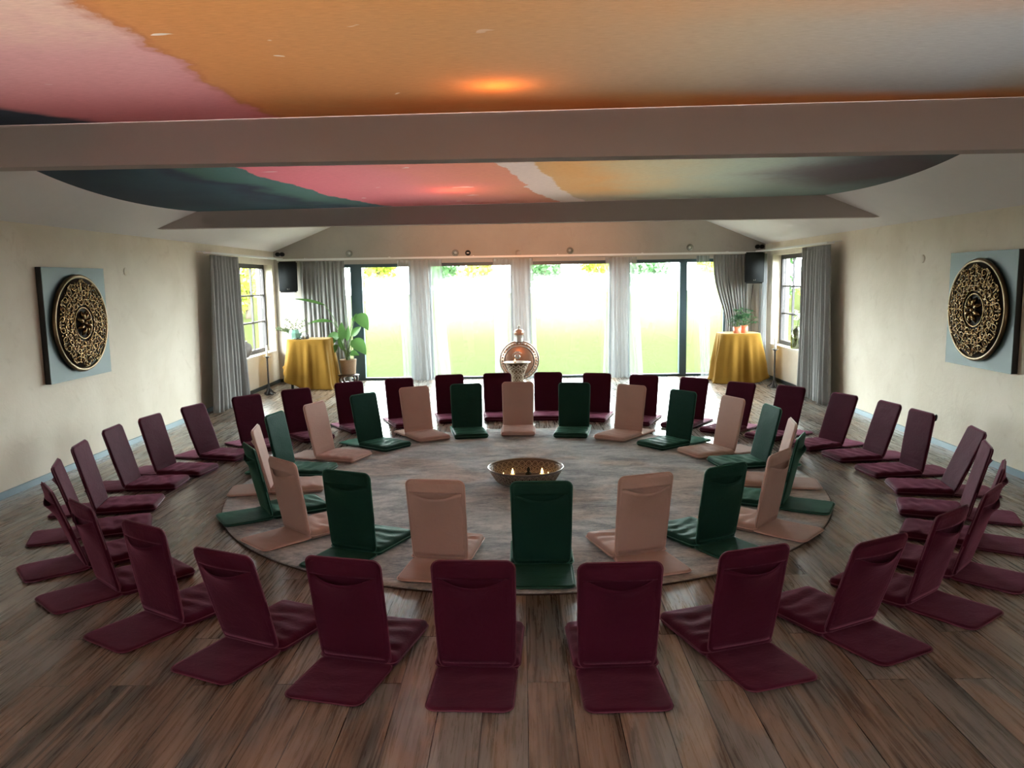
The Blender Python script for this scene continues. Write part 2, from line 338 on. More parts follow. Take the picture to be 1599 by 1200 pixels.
# back glazing
def window_back(i, a, b, mull):
    bm = bmesh.new(); y0, y1 = YB+.08, YB+.14
    box(bm, a, b, y0, y1, 2.08, 2.14); box(bm, a, b, y0, y1, 0, .045); box(bm, a, a+.04, y0, y1, .045, 2.08); box(bm, b-.04, b, y0, y1, .045, 2.08)
    f = struct('window_%d' % i, bm, M['frame'])
    xs = [a+.04]
    if mull:
        put('mullion', B(mull[0], mull[1], YB+.02, YB+.15, .045, 2.08, bev=.004), M['frame'], f, False); xs += [mull[0], mull[1]]
    xs.append(b-.04)
    for p, q in zip(xs[::2], xs[1::2]):
        put('pane', B(p, q, YB+.105, YB+.111, .045, 2.08), M['dew'], f, False)
window_back(1, *wins[0], (-3.13, -2.92)); window_back(2, *wins[1], None); window_back(3, *wins[2], None); window_back(4, *wins[3], (2.87, 3.0))
def window_side(i, W, sx, xw):
    y0, y1, z0, z1 = W; xo = xw-sx*.22; xi = xw-sx*.15; lo, hi = min(xo, xi), max(xo, xi)
    bm = bmesh.new(); fw = .07
    box(bm, lo, hi, y0, y1, z1-fw, z1); box(bm, lo, hi, y0, y1, z0, z0+fw); box(bm, lo, hi, y0, y0+fw, z0+fw, z1-fw); box(bm, lo, hi, y1-fw, y1, z0+fw, z1-fw)
    f = struct('window_%d' % i, bm, M['woodframe'])
    bm = bmesh.new(); xm = (lo+hi)/2
    for k in range(1, 4):
        y = y0+fw+(y1-y0-2*fw)*k/4; box(bm, xm-.018, xm+.018, y-.014, y+.014, z0+fw, z1-fw)
    for k in range(1, 3):
        z = z0+fw+(z1-z0-2*fw)*k/3; box(bm, xm-.016, xm+.016, y0+fw, y1-fw, z-.014, z+.014)
    put('glazing_bars', bm, M['woodframe'], f, False)
    put('pane', B(xm-.003, xm+.003, y0+fw, y1-fw, z0+fw, z1-fw), M['pane'], f, False)
    put('window_sill', B(min(xi, xw+sx*.02), max(xi, xw+sx*.02), y0, y1, z0-.03, z0+.004), M['sillw'], f, False)
window_side(5, WL, 1, XL); window_side(6, WR, -1, XR)
# ------------------------------------------------------------------ stretched printed cloths
def canopy(name, y0, y1, ym, k2, m, label, z00=2.667):
    bm = bmesh.new(); NX, NY = 60, 48; g = []
    for j in range(NY+1):
        y = y0+(y1-y0)*j/NY; k = .0166 if y < ym else k2; row = []
        zc = z00+k*(y-ym)**2
        for i in range(NX+1):
            xl = XL+(zc-.03-HW)/SL+.01; xr = XR-(zc+.03-HW)/SL-.01
            x = xl+(xr-xl)*i/NX; row.append(bm.verts.new((x, y, zc+.009*x)))
        g.append(row)
    for j in range(NY):
        for i in range(NX): bm.faces.new((g[j][i], g[j][i+1], g[j+1][i+1], g[j+1][i]))
    return tag(put(name, bm, m), label, 'fabric canopy', 'printed ceiling cloths')
canopy('ceiling_cloth', -.29, 4.485, 3.15, .03, M['print1'], 'orange and pink watercolour print cloth stretched overhead nearest the camera')
canopy('ceiling_cloth', 4.645, 9.435, 8.1, .0166, M['print2'], 'watercolour cloth between the two beams, navy, coral and sage green')
# ------------------------------------------------------------------ rug
RX, RY, RR = 0., 6.916, 2.556
rug = thing('round_rug', (RX, RY, 0), 'large round grey and taupe mottled rug under the inner chair circle', 'rug')
bm = bmesh.new(); prof = [(0, .016)]+[(RR*k/40, .016) for k in range(1, 40)]+[(RR-.012, .016), (RR-.003, .012), (RR-.004, .006)]
lathe(bm, prof, seg=160)
for v in bm.verts:
    r = v.co.xy.length
    if r < RR-.02: v.co.z += .0015*noise.noise(v.co*3)
put('pile', bm, M['rug'], rug)
bm = bmesh.new(); lathe(bm, [(RR-.02, .001), (RR+.004, .001), (RR+.004, .006), (RR-.004, .0075)], seg=160); put('binding', bm, M['rug_edge'], rug)
ZR = .0175
# ------------------------------------------------------------------ floor chairs
def rr_map(u, v, w, l, r):
    # (u,v) in [-1,1]^2 on a rounded rectangle w x l
    x, y = u*w/2, v*l/2; cx, cy = w/2-r, l/2-r; ax, ay = abs(x)-cx, abs(y)-cy
    if ax > 0 and ay > 0:
        m = max(ax, ay); h = math.hypot(ax, ay); ax, ay = ax*m/h, ay*m/h
        x = math.copysign(cx+ax, x); y = math.copysign(cy+ay, y)
    return x, y
def pad(w, l, t, r, nu=22, nv=26, e=.02, disp=None, lens=None):
    """rounded soft slab centred on the origin in x/y, thickness along z"""
    bm = bmesh.new(); S = {}
    def cosd(k, n):
        s = 2*k/n-1; return math.copysign(1-(1-abs(s))**1.35, s)
    for side in (1, -1):
        for i in range(nu+1):
            for j in range(nv+1):
                edge = i in (0, nu) or j in (0, nv)
                if edge and side == -1: S[(i, j, -1)] = S[(i, j, 1)]; continue
                u, v = cosd(i, nu), cosd(j, nv); x, y = rr_map(u, v, w, l, r)
                ax, ay = max(abs(x)-(w/2-r), 0), max(abs(y)-(l/2-r), 0)
                d = r-math.hypot(ax, ay) if (ax > 0 and ay > 0) else min(w/2-abs(x), l/2-abs(y))
                q = min(max(d/e, 0), 1); h = t/2*math.sqrt(max(0, 1-(1-q)**2))
                z = side*h
                if disp and not edge: z += disp(x, y, side, d)
                S[(i, j, side)] = bm.verts.new((x, y, z))
    for side in (1, -1):
        for i in range(nu):
            for j in range(nv):
                q = [S[(i, j, side)], S[(i+1, j, side)], S[(i+1, j+1, side)], S[(i, j+1, side)]]
                try: bm.faces.new(q if side == 1 else q[::-1])
                except ValueError: pass
    return bm
def outline(w, l, r, n=10, z=0):
    pts = []
    for cx, cy, a0 in ((w/2-r, l/2-r, 0), (-w/2+r, l/2-r, 90), (-w/2+r, -l/2+r, 180), (w/2-r, -l/2+r, 270)):
        for k in range(n+1):
            a = R(a0+90*k/n); pts.append((cx+r*math.cos(a), cy+r*math.sin(a), z))
    return pts
CW, BL, SD, FD = .375, .55, .45, .36     # width, back length, seat depth, rear flap depth
def nz(x, y, s, sc=9.): return noise.noise(Vector((x*sc, y*sc*1.6, s)))
def taper(z): return .945+.055*min(1, max(0, z-.03)/.22)**.8
def build_chair(col, seed):
    ch = bpy.data.objects.new('floor_chair', None); C.objects.link(ch); ch.empty_display_size = .1
    m, mp = M[col], M[col+'_p']
    # seat cushion: thick, in front of the hinge (+y)
    def ds(x, y, s, d):
        a = min(d/.05, 1)
        return (.006*nz(x, y, seed)+.004*math.sin(y*60+4*noise.noise(Vector((x*5, y*3, seed))))*(1 if s > 0 else 0)+(.006 if s > 0 else 0))*a
    bm = pad(CW+.02, SD, .055, .035, disp=ds, e=.022)
    bmesh.ops.translate(bm, verts=bm.verts, vec=(0, SD/2-.005, .029))
    for v in bm.verts: v.co.z = max(v.co.z, .001)
    seat = put('seat', bm, m, ch)
    bm = bmesh.new(); tube(bm, [(x, y+SD/2-.005, .029) for x, y, z in outline(CW+.024, SD+.004, .037)], .0035, 6, True); put('seat_piping', bm, mp, seat)
    # rear stabilising flap
    def df(x, y, s, d): return .003*nz(x, y, seed+3)*min(d/.05, 1)
    bm = pad(CW, FD+.02, .018, .05, disp=df, e=.01)
    for v in bm.verts:
        v.co.y -= FD/2-.01; v.co.z += .0105
        if v.co.y > -.05: v.co.z += (v.co.y+.05)*.14
    fl = put('rear_flap', bm, m, ch)
    bm = bmesh.new(); tube(bm, [(x, y-FD/2+.01, .0105+max(0, (y-FD/2+.01)+.05)*.14) for x, y, z in outline(CW+.002, FD+.022, .05)], .0032, 6, True); put('flap_piping', bm, mp, fl)
    # backrest: local frame, z up along the pad, y = thickness (+y faces the ring centre)
    def db(x, y, s, d):
        a = min(d/.05, 1)
        low = math.exp(-((y+BL/2-.05)/.05)**2)
        return ((.007 if s < 0 else .003)*nz(x, y, seed+7, 7)+.004*low*math.sin(y*150+x*6)*1.6)*a
    bm = pad(CW, BL, .026, .04, disp=db, e=.012)
    for v in bm.verts:
        x, y, z = v.co; v.co = (x*taper(y+BL/2), z, y+BL/2)
    back = put('backrest', bm, m, ch)
    bm = bmesh.new(); tube(bm, [(x*taper(y+BL/2), 0, y+BL/2) for x, y, z in outline(CW+.002, BL+.002, .041)], .0034, 6, True); put('back_piping', bm, mp, back)
    # rear storage pocket: panel whose upper edge sags open below the top band
    bm = bmesh.new(); NU, NV = 20, 18; g = []
    zt = BL-.085
    for side in (0, 1):
        gg = []
        for j in range(NV+1):
            row = []
            for i in range(NU+1):
                u = 2*i/NU-1; x = u*(CW/2-.004)
                open_ = max(0, 1-(u/.78)**2)
                ztop = zt-.022*open_
                z = .03+(ztop-.03)*j/NV
                q = j/NV
                bulge = .042*open_*q**5
                edge = 1-abs(u)**10
                y = -.0135*(edge*.85+.15)-.0035-bulge+.0015*nz(x, z, seed+5, 7)*edge
                if side: y += .0022
                row.append(bm.verts.new((x*taper(z), y, z)))
            gg.append(row)
        for j in range(NV):
            for i in range(NU): bm.faces.new((gg[j][i], gg[j][i+1], gg[j+1][i+1], gg[j+1][i]))
        g.append(gg)
    A, Bq = g
    for i in range(NU): bm.faces.new((A[NV][i], A[NV][i+1], Bq[NV][i+1], Bq[NV][i])); bm.faces.new((A[0][i], A[0][i+1], Bq[0][i+1], Bq[0][i]))
    for j in range(NV): bm.faces.new((A[j][0], A[j+1][0], Bq[j+1][0], Bq[j][0])); bm.faces.new((A[j][NU], A[j+1][NU], Bq[j+1][NU], Bq[j][NU]))
    put('back_pocket', bm, m, back)
    # top band above the pocket
    bm = bmesh.new(); gg = []
    for side in (0, 1):
        g_ = []
        for j in range(7):
            row = []
            for i in range(NU+1):
                u = 2*i/NU-1; x = u*(CW/2-.004); open_ = max(0, 1-(u/.78)**2)
                zl = zt+.002+.007*open_; zh = BL-.012-.028*max(0, (abs(u)-.8)/.2)**2
                z = zl+(zh-zl)*j/6; edge = 1-abs(u)**10
                y = -.0135*(edge*.85+.15)*(1-.35*(j/6)**4)-.0045-.016*open_*(1-j/6)**2
                if side: y += .0022
                row.append(bm.verts.new((x, y, z)))
            g_.append(row)
        for j in range(6):
            for i in range(NU): bm.faces.new((g_[j][i], g_[j][i+1], g_[j+1][i+1], g_[j+1][i]))
        gg.append(g_)
    for i in range(NU): bm.faces.new((gg[0][0][i], gg[0][0][i+1], gg[1][0][i+1], gg[1][0][i])); bm.faces.new((gg[0][6][i], gg[0][6][i+1], gg[1][6][i+1], gg[1][6][i]))
    put('top_band', bm, m, back)
    back.location = (0, -.002, .024); back.rotation_euler = (R(11), 0, 0)
    return ch
def copy_tree(o, parent=None):
    c = o.copy(); C.objects.link(c)
    if parent: c.parent = parent; c.matrix_parent_inverse = o.matrix_parent_inverse.copy()
    for k in list(o.children): copy_tree(k, c)
    return c
protos = {}; used = set()
def place_chair(col, var, x, y, z, outang, lean, label, group):
    key = (col, var)
    if key not in protos: protos[key] = build_chair(col, var*13+len(col)); c = protos[key]
    else: c = copy_tree(protos[key])
    c.location = (x, y, z); c.rotation_euler = (0, 0, R(outang))
    for k in c.children:
        if k.name.startswith('backrest'): k.rotation_euler = (R(lean), 0, 0)
    return tag(c, label, 'floor chair', group)
OUTER = [ # angle from the near side, radius, outward facing, lean
 (-3.7,3.50,-2.9,9),(6.8,3.53,2.5,11),(17.2,3.48,19.,12),(27.9,3.51,27.5,19),(38.6,3.51,38.,15),(48.8,3.51,46.,16),(59.8,3.51,58.,15),(70.5,3.49,68.5,14),(82.,3.56,79.5,22),(92.6,3.54,97,9),(102.8,3.55,99.,18),(112.9,3.55,112,20),
 (123.6,3.54,127.,17),(133.6,3.46,135.,20),(143.4,3.47,145.,15),(153.6,3.43,158.,9),(164.1,3.50,165.,10),(174.6,3.55,175.,6),(185.5,3.53,184.5,6),(195.8,3.55,191.,6),(206.7,3.49,203.,11),(217.3,3.53,213.,11),
 (229.,3.48,221.,16),(239.6,3.51,233.,14),(249.7,3.55,254.,20),(261.3,3.52,262.5,15),(270.3,3.54,273.,16),(282.1,3.52,282.6,14),(293.,3.51,294.,16),(304.4,3.52,310.,18),(314.5,3.49,318.,13),(326.1,3.50,328.,9),(337.,3.50,335.,17),(346.8,3.51,345.5,11)]
OL = ['burgundy floor chair front and centre, just left of the green front-centre chair','burgundy floor chair front and centre, just right of the green front-centre chair',
 'burgundy floor chair in the front row, second to the right of centre','burgundy floor chair in the front row, third to the right of centre',
 'burgundy floor chair with wide rear flap near lower right corner, fourth right of centre','burgundy floor chair seen almost edge-on at lower right, its flap near the photo edge',
 'burgundy floor chair at right edge, mostly hidden behind the edge-on back','burgundy floor chair at right, two places nearer than the strapped chair',
 'burgundy floor chair at right, the next one nearer than the strapped chair','burgundy floor chair at right with a small dark strap at its top left corner',
 'burgundy floor chair at right, one place farther than the strapped chair','burgundy floor chair at right, two places farther than the strapped chair',
 'burgundy floor chair behind the small green chair, in front of the right candlestick','burgundy floor chair behind the rose chair, in front of the right mustard table',
 'burgundy floor chair against window glare, just behind the teal-looking chair at right','burgundy floor chair at the back, half behind the rose chair right of centre',
 'burgundy floor chair at the back, directly right of the back centre green chair','burgundy floor chair at the back, between the centre rose and green chairs',
 'burgundy floor chair at the back, partly hiding the carved pedestal from the left','burgundy floor chair at the back, behind the green chair left of the pedestal',
 'burgundy floor chair at the back, behind and left of a rose chair in window glare','burgundy floor chair at the back, in front of the potted plant stool',
 'burgundy floor chair in front of the left mustard table','burgundy floor chair in front of the left candlestick and beside the left drape',
 'burgundy floor chair just left of the foot of the left grey drape','burgundy floor chair at left with a small black strap at its top left corner',
 'burgundy floor chair at left, first one nearer than the strapped chair','burgundy floor chair at left, second one nearer than the strapped chair',
 'burgundy floor chair at far left, its lit front seen narrowly behind two edge-on backs','burgundy floor chair at far left edge, thin dark back leaning outward to the left',
 'burgundy floor chair at left, narrow back crossing in front of the far left ones','burgundy floor chair at lower left, third back from the left corner with slit pocket',
 'burgundy floor chair at lower left, third left of centre, flap pointing down left','burgundy floor chair in the front row, second to the left of centre']
OCX, OCY = -.006, 6.962
for i, (a, r, oa, ln) in enumerate(OUTER):
    x = OCX+r*math.sin(R(a)); y = OCY-r*math.cos(R(a))
    c = place_chair('burgundy', i % 3, x, y, 0.0, oa, ln, OL[i], 'burgundy floor chairs of the outer circle')
    if i in (9, 25):
        bk = [k for k in c.children if k.name.startswith('backrest')][0]
        bm = bmesh.new(); s = 1
        tube(bm, [(-.15*s+.03*math.cos(q*PI/6)*.4-.035, -.01+.0, BL-.03+.025*math.sin(q*PI/6)) for q in range(12)], .007, 6, True)
        tag(put('strap', bm, M['black'], bk), 'small black strap loop')
INNER = [(3.0,2.31,0.,7,'green'),(19.4,2.27,18.,9,'rose'),(34.,2.31,31.,10,'green'),(48.3,2.33,49.,10,'rose'),(64.5,2.28,62.,12,'green'),(81.,2.22,80,14,'rose'),(100.,2.30,99.,14,'green'),(114.4,2.27,113.,12,'rose'),
 (130.1,2.21,127.,9,'green'),(147.7,2.27,144.,10,'rose'),(164.3,2.26,171.,9,'green'),(181.2,2.32,180.,4,'rose'),(196.4,2.31,190.,8,'green'),(210.6,2.37,211.,13,'rose'),(227.5,2.27,232.,12,'green'),(245.4,2.24,250.,12,'rose'),
 (261.8,2.28,260.,11,'green'),(279.,2.21,280.,13,'rose'),(298.6,2.27,302.,12,'green'),(314.8,2.27,316.,10,'rose'),(330.9,2.30,336.,6,'green'),(346.6,2.26,351.,10,'rose')]
IL = ['dark green floor chair front centre on the rug, back to camera before the candle bowl','dusty rose floor chair on the rug, first right of the front centre green chair',
 'dark green floor chair on the rug at right front, between two rose chairs facing away','dusty rose floor chair at right rug edge, rear flap lying to the right',
 'green floor chair seen edge-on at the right rug edge, square flap reaching the edge','pale rose floor chair, thin lit strip at the right end of rug',
 'green floor chair facing the rug centre from the right back, lit mid green','dusty rose floor chair at right back of the rug beside the blue-green one',
 'green floor chair looking teal in the window glare at right back of the rug','dusty rose floor chair at back of rug, second right of the back centre rose chair',
 'green floor chair at back of rug, directly right of the back centre rose chair','dusty rose floor chair at back centre of rug, before the carved pedestal',
 'green floor chair at back of rug, directly left of the back centre rose chair','dusty rose floor chair at back of rug, second left of the back centre one',
 'green floor chair at left back of rug with seat corner pointing right','peach-lit rose floor chair at left back of rug, warmest toned of all',
 'green floor chair at left of rug, mid green front behind the peach-lit chair','pale rose floor chair at left, white lit strip behind the dark edge-on back',
 'dark green floor chair at the left rug edge, edge-on back and flap pointing left','dusty rose floor chair at left front, broad flap on rug edge',
 'black-green floor chair at left front of rug, back to camera','dusty rose floor chair on the rug, first left of the front centre green chair']
for i, (a, r, oa, ln, col) in enumerate(INNER):
    x = -.02+r*math.sin(R(a)); y = 7.066-r*math.cos(R(a))
    place_chair(col, i % 4//2, x, y, ZR, oa, ln, IL[i], 'floor chairs of the inner circle on the rug')
# ------------------------------------------------------------------ brass candle bowl
bowl = thing('candle_bowl', (.01, 6.93, ZR), 'round ring-patterned metal bowl of tealights in the centre of the rug', 'bowl')
put('bowl_base', L([(0, .004), (.24, .004), (.245, 0), (.25, .008), (.0, .010)], seg=48), M['bowlfloor'], bowl)
def wr(h): return .25+.085*(h/.125)**.8
bm = bmesh.new()
for rw, (h0, n, rr_) in enumerate(((.035, 32, .020), (.082, 32, .023))):
    for k in range(n):
        a = 2*PI*(k+.5*rw)/n
        for q in (1, .5):
            pts = []
            for s in range(12):
                t_ = 2*PI*s/12; h = h0+rr_*q*math.cos(t_); rad = wr(h); aa = a+rr_*q*math.sin(t_)*1.12/rad
                pts.append((rad*math.cos(aa), rad*math.sin(aa), h))
            tube(bm, pts, .0040 if q == 1 else .0030, 5, True)
for k in range(64):
    a = 2*PI*k/64; a2 = a+.09
    for s in (1, -1): tube(bm, [(wr(h)*math.cos(a+s*.0008*hh), wr(h)*math.sin(a+s*.0008*hh), h) for hh, h in ((0, .008), (60, .058), (120, .112))], .002, 4)
put('ring_relief', bm, M['mesh'], bowl)
put('side', L([(wr(h*.0125), h*.0125) for h in range(0, 11)]+[(wr(.125)-.003, .125)]+[(wr(h*.0125)-.0025, h*.0125) for h in range(9, -1, -1)], seg=64), M['bowlfloor'], bowl)
bm = bmesh.new()
for h, rr_ in ((.010, .004), (.112, .003), (.128, .006)): tube(bm, [(wr(h)*math.cos(2*PI*k/64), wr(h)*math.sin(2*PI*k/64), h) for k in range(64)], rr_, 8, True)
put('rim', bm, M['pewter'], bowl)
def flame(bm, x, y, z, s=1): lathe(bm, [(0, 0), (.004*s, .003*s), (.0075*s, .011*s), (.006*s, .02*s), (.0025*s, .031*s), (0, .038*s)], seg=10, c=(x, y, z))
TL = [(-.12, .14, 'tealight in the brass bowl, back left of the dark figurine'), (.15, .14, 'tealight in the brass bowl, back right of the dark figurine'), (-.20, -.02, 'tealight at the left side inside the brass bowl'), (.20, -.02, 'tealight at the right side inside the brass bowl'), (-.11, -.16, 'tealight at the front left of the bowl behind its near wall'), (.115, -.16, 'tealight at the front right of the bowl behind its near wall')]
p = None
for dx, dy, lb in TL:
    if p is None:
        p = thing('tealight', (0, 0, 0), lb, 'candle', 'tealights in the brass bowl')
        put('cup', L([(0, 0), (.021, 0), (.022, .018), (.0205, .018), (.020, .013), (0, .013)], seg=24), M['white'], p)
        put('flame', L([(0, .016), (.006, .020), (.011, .032), (.008, .046), (.003, .062), (0, .072)], seg=12), M['flame'], p); c = p
    else: c = copy_tree(p); c['label'] = lb
    c.location = (.01+dx, 6.93+dy, ZR+.0105)
tag(put('figurine', L([(0, 0), (.032, 0), (.036, .012), (.026, .02), (.03, .04), (.026, .06), (.012, .072), (.011, .078), (.017, .088), (.015, .102), (.006, .112), (0, .125)], seg=20), M['black']), 'small dark seated figurine in the middle of the brass bowl', 'figurine').location = (.035, 6.92, ZR+.0105)
# ------------------------------------------------------------------ flask and pedestal
fl = thing('floor_flask', (-.065, 13.75, 0), 'big round flattened copper flask with lid before the centre curtain', 'flask')
bm = bmesh.new(); n = 40
lathe(bm, [(0, -.16), (.12, -.155), (.22, -.13), (.30, -.08), (.34, 0), (.30, .08), (.22, .13), (.12, .155), (0, .16)], seg=48)
bmesh.ops.rotate(bm, verts=bm.verts, matrix=Matrix.Rotation(R(90), 3, 'X')); bmesh.ops.translate(bm, verts=bm.verts, vec=(0, 0, .42))
put('body', bm, M['copper'], fl)
bm = bmesh.new()
for rr_, yy in ((.338, -.012), (.262, -.112)): tube(bm, [(rr_*math.cos(2*PI*k/48), yy, .42+rr_*math.sin(2*PI*k/48)) for k in range(48)], .009, 6, True)
for k in range(36):
    a = 2*PI*k/36; ball(bm, (.30*math.cos(a), -.085, .42+.30*math.sin(a)), .014, 1)
put('relief_rings', bm, M['pewter'], fl)
bm = bmesh.new(); ball(bm, (-.03, -.15, .50), .055, 2, (1, .5, 1))
for k in range(16):
    a = 2*PI*k/16; ball(bm, (-.03+.075*math.cos(a), -.145, .50+.075*math.sin(a)), .018, 1, (1, .5, 1))
put('rosette', bm, M['pewter'], fl)
put('neck', L([(.07, .74), (.072, .80), (.066, .86), (.078, .87)], seg=24), M['pewter'], fl)
lid = put('lid', L([(0, .855), (.080, .86), (.085, .90), (.082, .93), (.06, .955), (.02, .965), (0, .965)], seg=24), M['copper'], fl)
put('knob', L([(.015, .963), (.012, .985), (.027, 1.01), (.025, 1.02), (0, 1.02)], seg=16), M['pewter'], lid)
bm = bmesh.new(); lathe(bm, [(0, 0), (.17, 0), (.17, .02), (.10, .05), (.08, .085), (0, .095)], seg=28); put('foot', bm, M['pewter'], fl)
pd = thing('carved_pedestal', (-.095, 12.6, 0), 'pale carved openwork pedestal vase with flared rim in front of the copper flask', 'pedestal')
def pr(z): 
    q = z/.5; return .10+.015*math.sin(q*9)+.07*q**3 if q > .0 else .1
bm = bmesh.new()
prof = [(0, 0), (.13, 0), (.13, .03)]+[(pr(z/100)*.93, z/100) for z in range(5, 49, 3)]+[(.19, .49), (.215, .50), (.215, .508), (.10, .503), (0, .503)]
lathe(bm, prof, seg=40); put('core', bm, M['bronze'], pd)
bm = bmesh.new()
for k in range(13):
    for s in (1, -1):
        pts = [(pr(z)*math.cos(2*PI*k/13+s*.45*math.sin(z*30)), pr(z)*math.sin(2*PI*k/13+s*.45*math.sin(z*30)), z) for z in [.03+.45*q/40 for q in range(41)]]
        tube(bm, pts, .0075, 5)
put('carved_lattice', bm, M['carved'], pd)
cn = thing('tealight', (-.13, 12.55, .5045), 'small lit tealight on top of the carved pedestal', 'candle')
put('cup', L([(0, 0), (.02, 0), (.02, .016), (0, .014)], seg=16), M['copper'], cn); bm = bmesh.new(); flame(bm, 0, 0, .016, 1.1); put('flame', bm, M['flame'], cn)
# ------------------------------------------------------------------ curtains and rail
def curtain(name, a, b, ax, depth, z0, z1, folds, amp, m, label, group, shape=None, seed=0, nz_=30, solid=True):
    """ax 'x': hangs along x at y=depth ; 'y': hangs along y at x=depth"""
    bm = bmesh.new(); NU = int(folds*10); g = []; rnd = random.Random(seed); ph = [rnd.uniform(-.35, .35) for _ in range(int(folds)+3)]; am = [rnd.uniform(.6, 1.25) for _ in range(int(folds)+3)]
    for j in range(nz_+1):
        q = j/nz_; z = z0+(z1-z0)*q; row = []
        lo, hi = shape(q, a, b) if shape else (a, b)
        for i in range(NU+1):
            u = i/NU; s = u*folds; k = int(s); fr = s-k
            p_ = ph[k]*(1-fr)+ph[k+1]*fr; A = (am[k]*(1-fr)+am[k+1]*fr)*amp*(.55+.45*(1-q)) * (1+.15*math.sin(q*7+k))
            t_ = lo+(hi-lo)*u+.012*(1-q)*math.sin(s*3+q*4); off = A*math.sin(2*PI*(s+p_*(.4+.6*(1-q))))
            if q > .93: off *= .75
            row.append(bm.verts.new((t_, depth+off, z) if ax == 'x' else (depth+off, t_, z)))
        g.append(row)
    for j in range(nz_):
        for i in range(NU): bm.faces.new((g[j][i], g[j][i+1], g[j+1][i+1], g[j+1][i]))
    o = put(name, bm, m)
    if solid:
        md = o.modifiers.new('t', 'SOLIDIFY'); md.thickness = .003
    return tag(o, label, 'curtain', group)
def widen(s0, s1): return lambda q, a, b: (a-s0*(1-q)**1.2, b+s1*(1-q)**1.2)
CY = YB-.12
curtain('sheer_curtain', -2.24, -1.44, 'x', CY, .012, 2.19, 9, .03, M['sheer'], 'white sheer curtain gathered between the first and second window from left', 'white sheer curtains', widen(-.05, .12), 1, solid=False)
curtain('sheer_curtain', -.52, .20, 'x', CY, .012, 2.19, 8, .03, M['sheer'], 'white sheer curtain at centre, behind the copper flask', 'white sheer curtains', widen(0, .08), 2, solid=False)
curtain('sheer_curtain', 1.50, 2.06, 'x', CY, .012, 2.19, 8, .032, M['sheer'], 'white sheer curtain gathered between the third and fourth window', 'white sheer curtains', widen(.05, .14), 3, solid=False)
curtain('sheer_curtain', 3.13, 3.36, 'x', CY, .012, 2.19, 4, .03, M['sheer'], 'narrow white sheer curtain beside the right grey drape', 'white sheer curtains', widen(-.10, .04), 4, solid=False)
curtain('sheer_curtain', 14.0, 14.36, 'y', XR-.12, .012, 2.2, 4, .03, M['sheer'], 'white sheer curtain in the right back corner beside the small paned window', 'white sheer curtains', None, 5, solid=False)
curtain('grey_drape', -4.0, -3.2, 'x', CY-.02, .012, 2.2, 11, .035, M['drape'], 'grey drape on the back wall behind the large potted plant', 'grey drapes', widen(-.02, .04), 6)
def tie(q, a, b): return (a+.12*math.exp(-((q-.42)/.28)**2)*2, b)
curtain('grey_drape', 3.42, 4.04, 'x', CY-.02, .012, 2.2, 10, .035, M['drape'], 'grey drape on the back wall behind the right mustard table', 'grey drapes', tie, 7)
curtain('grey_drape', 11.06, 12.15, 'y', XL+.19, .012, 2.22, 9, .05, M['drape'], 'grey drape hanging on the left wall beside the small paned window', 'grey drapes', widen(.16, .20), 8)
curtain('grey_drape', 10.98, 12.02, 'y', XR-.19, .012, 2.22, 9, .05, M['drape'], 'grey drape hanging on the right wall beside the small paned window', 'grey drapes', widen(.14, -.05), 9)
rl = thing('curtain_rail', (0, 0, 0), 'white curtain rail running round the back wall and both corners', 'curtain rail')
bm = bmesh.new(); box(bm, XL+.1, XR-.1, CY-.035, CY+.015, 2.215, 2.25, bev=.004)
put('back_track', bm, M['white'], rl, False)
put('left_track', B(XL+.11, XL+.22, 11.02, CY-.04, 2.235, 2.262, bev=.004), M['white'], rl, False)
put('right_track', B(XR-.22, XR-.11, 11.02, CY-.04, 2.235, 2.262, bev=.004), M['white'], rl, False)
bm = bmesh.new()
for yy in (11.06, 12.6, 14.1):
    box(bm, XL, XL+.12, yy-.01, yy+.01, 2.262, 2.272); box(bm, XR-.12, XR, yy-.01, yy+.01, 2.262, 2.272)
for k in range(6):
    xx = XL+.6+k*1.52; box(bm, xx-.01, xx+.01, CY, YB, 2.25, 2.26)
put('bracket', bm, M['white'], rl, False)
# ------------------------------------------------------------------ speakers
def speaker(x, y, z, rz, label, sx):
    t_ = thing('loudspeaker', (x, y, z), label, 'speaker', 'wall loudspeakers', rz)
    bm = bmesh.new(); W, D, H = .17, .13, .27
    ps = [(-W, -D), (W, -D), (W*.7, D), (-W*.7, D)]
    vs = [[bm.verts.new((a*(1 if zz > 0 else .96), b, zz)) for a, b in ps] for zz in (-H, H)]
    bm.faces.new(vs[0][::-1]); bm.faces.new(vs[1])
    for i in range(4): bm.faces.new((vs[0][i], vs[0][(i+1) % 4], vs[1][(i+1) % 4], vs[1][i]))
    bmesh.ops.bevel(bm, geom=bm.edges[:], offset=.02, segments=3, affect='EDGES'); put('cabinet', bm, M['black'], t_)
    bm = B(-W+.02, W-.02, -D-.006, -D+.004, -H+.03, H-.03, bev=.006); gr = put('grille', bm, M['black'], t_)
    bm = bmesh.new()
    for s in (-1, 1):
        v = [bm.verts.new(p_) for p_ in ((s*.004, -D-.008, -H+.05), (s*.018, -D-.008, -H+.05), (s*.014, -D-.008, -H+.075))]; bm.faces.new(v)
    put('emblem', bm, M['chrome'], gr, False)
    bm = bmesh.new(); box(bm, -.02, .02, D-.01, D+.10, -.03, .03); box(bm, -.05, .05, D+.09, D+.10, -.09, .09); put('wall_bracket', bm, M['black'], t_, False)
    return t_
speaker(-4.13, 14.12, 1.925, R(6), 'black loudspeaker high in the left back corner', 1)
speaker(4.06, 14.07, 1.955, R(-6), 'black loudspeaker high in the right back corner', -1)
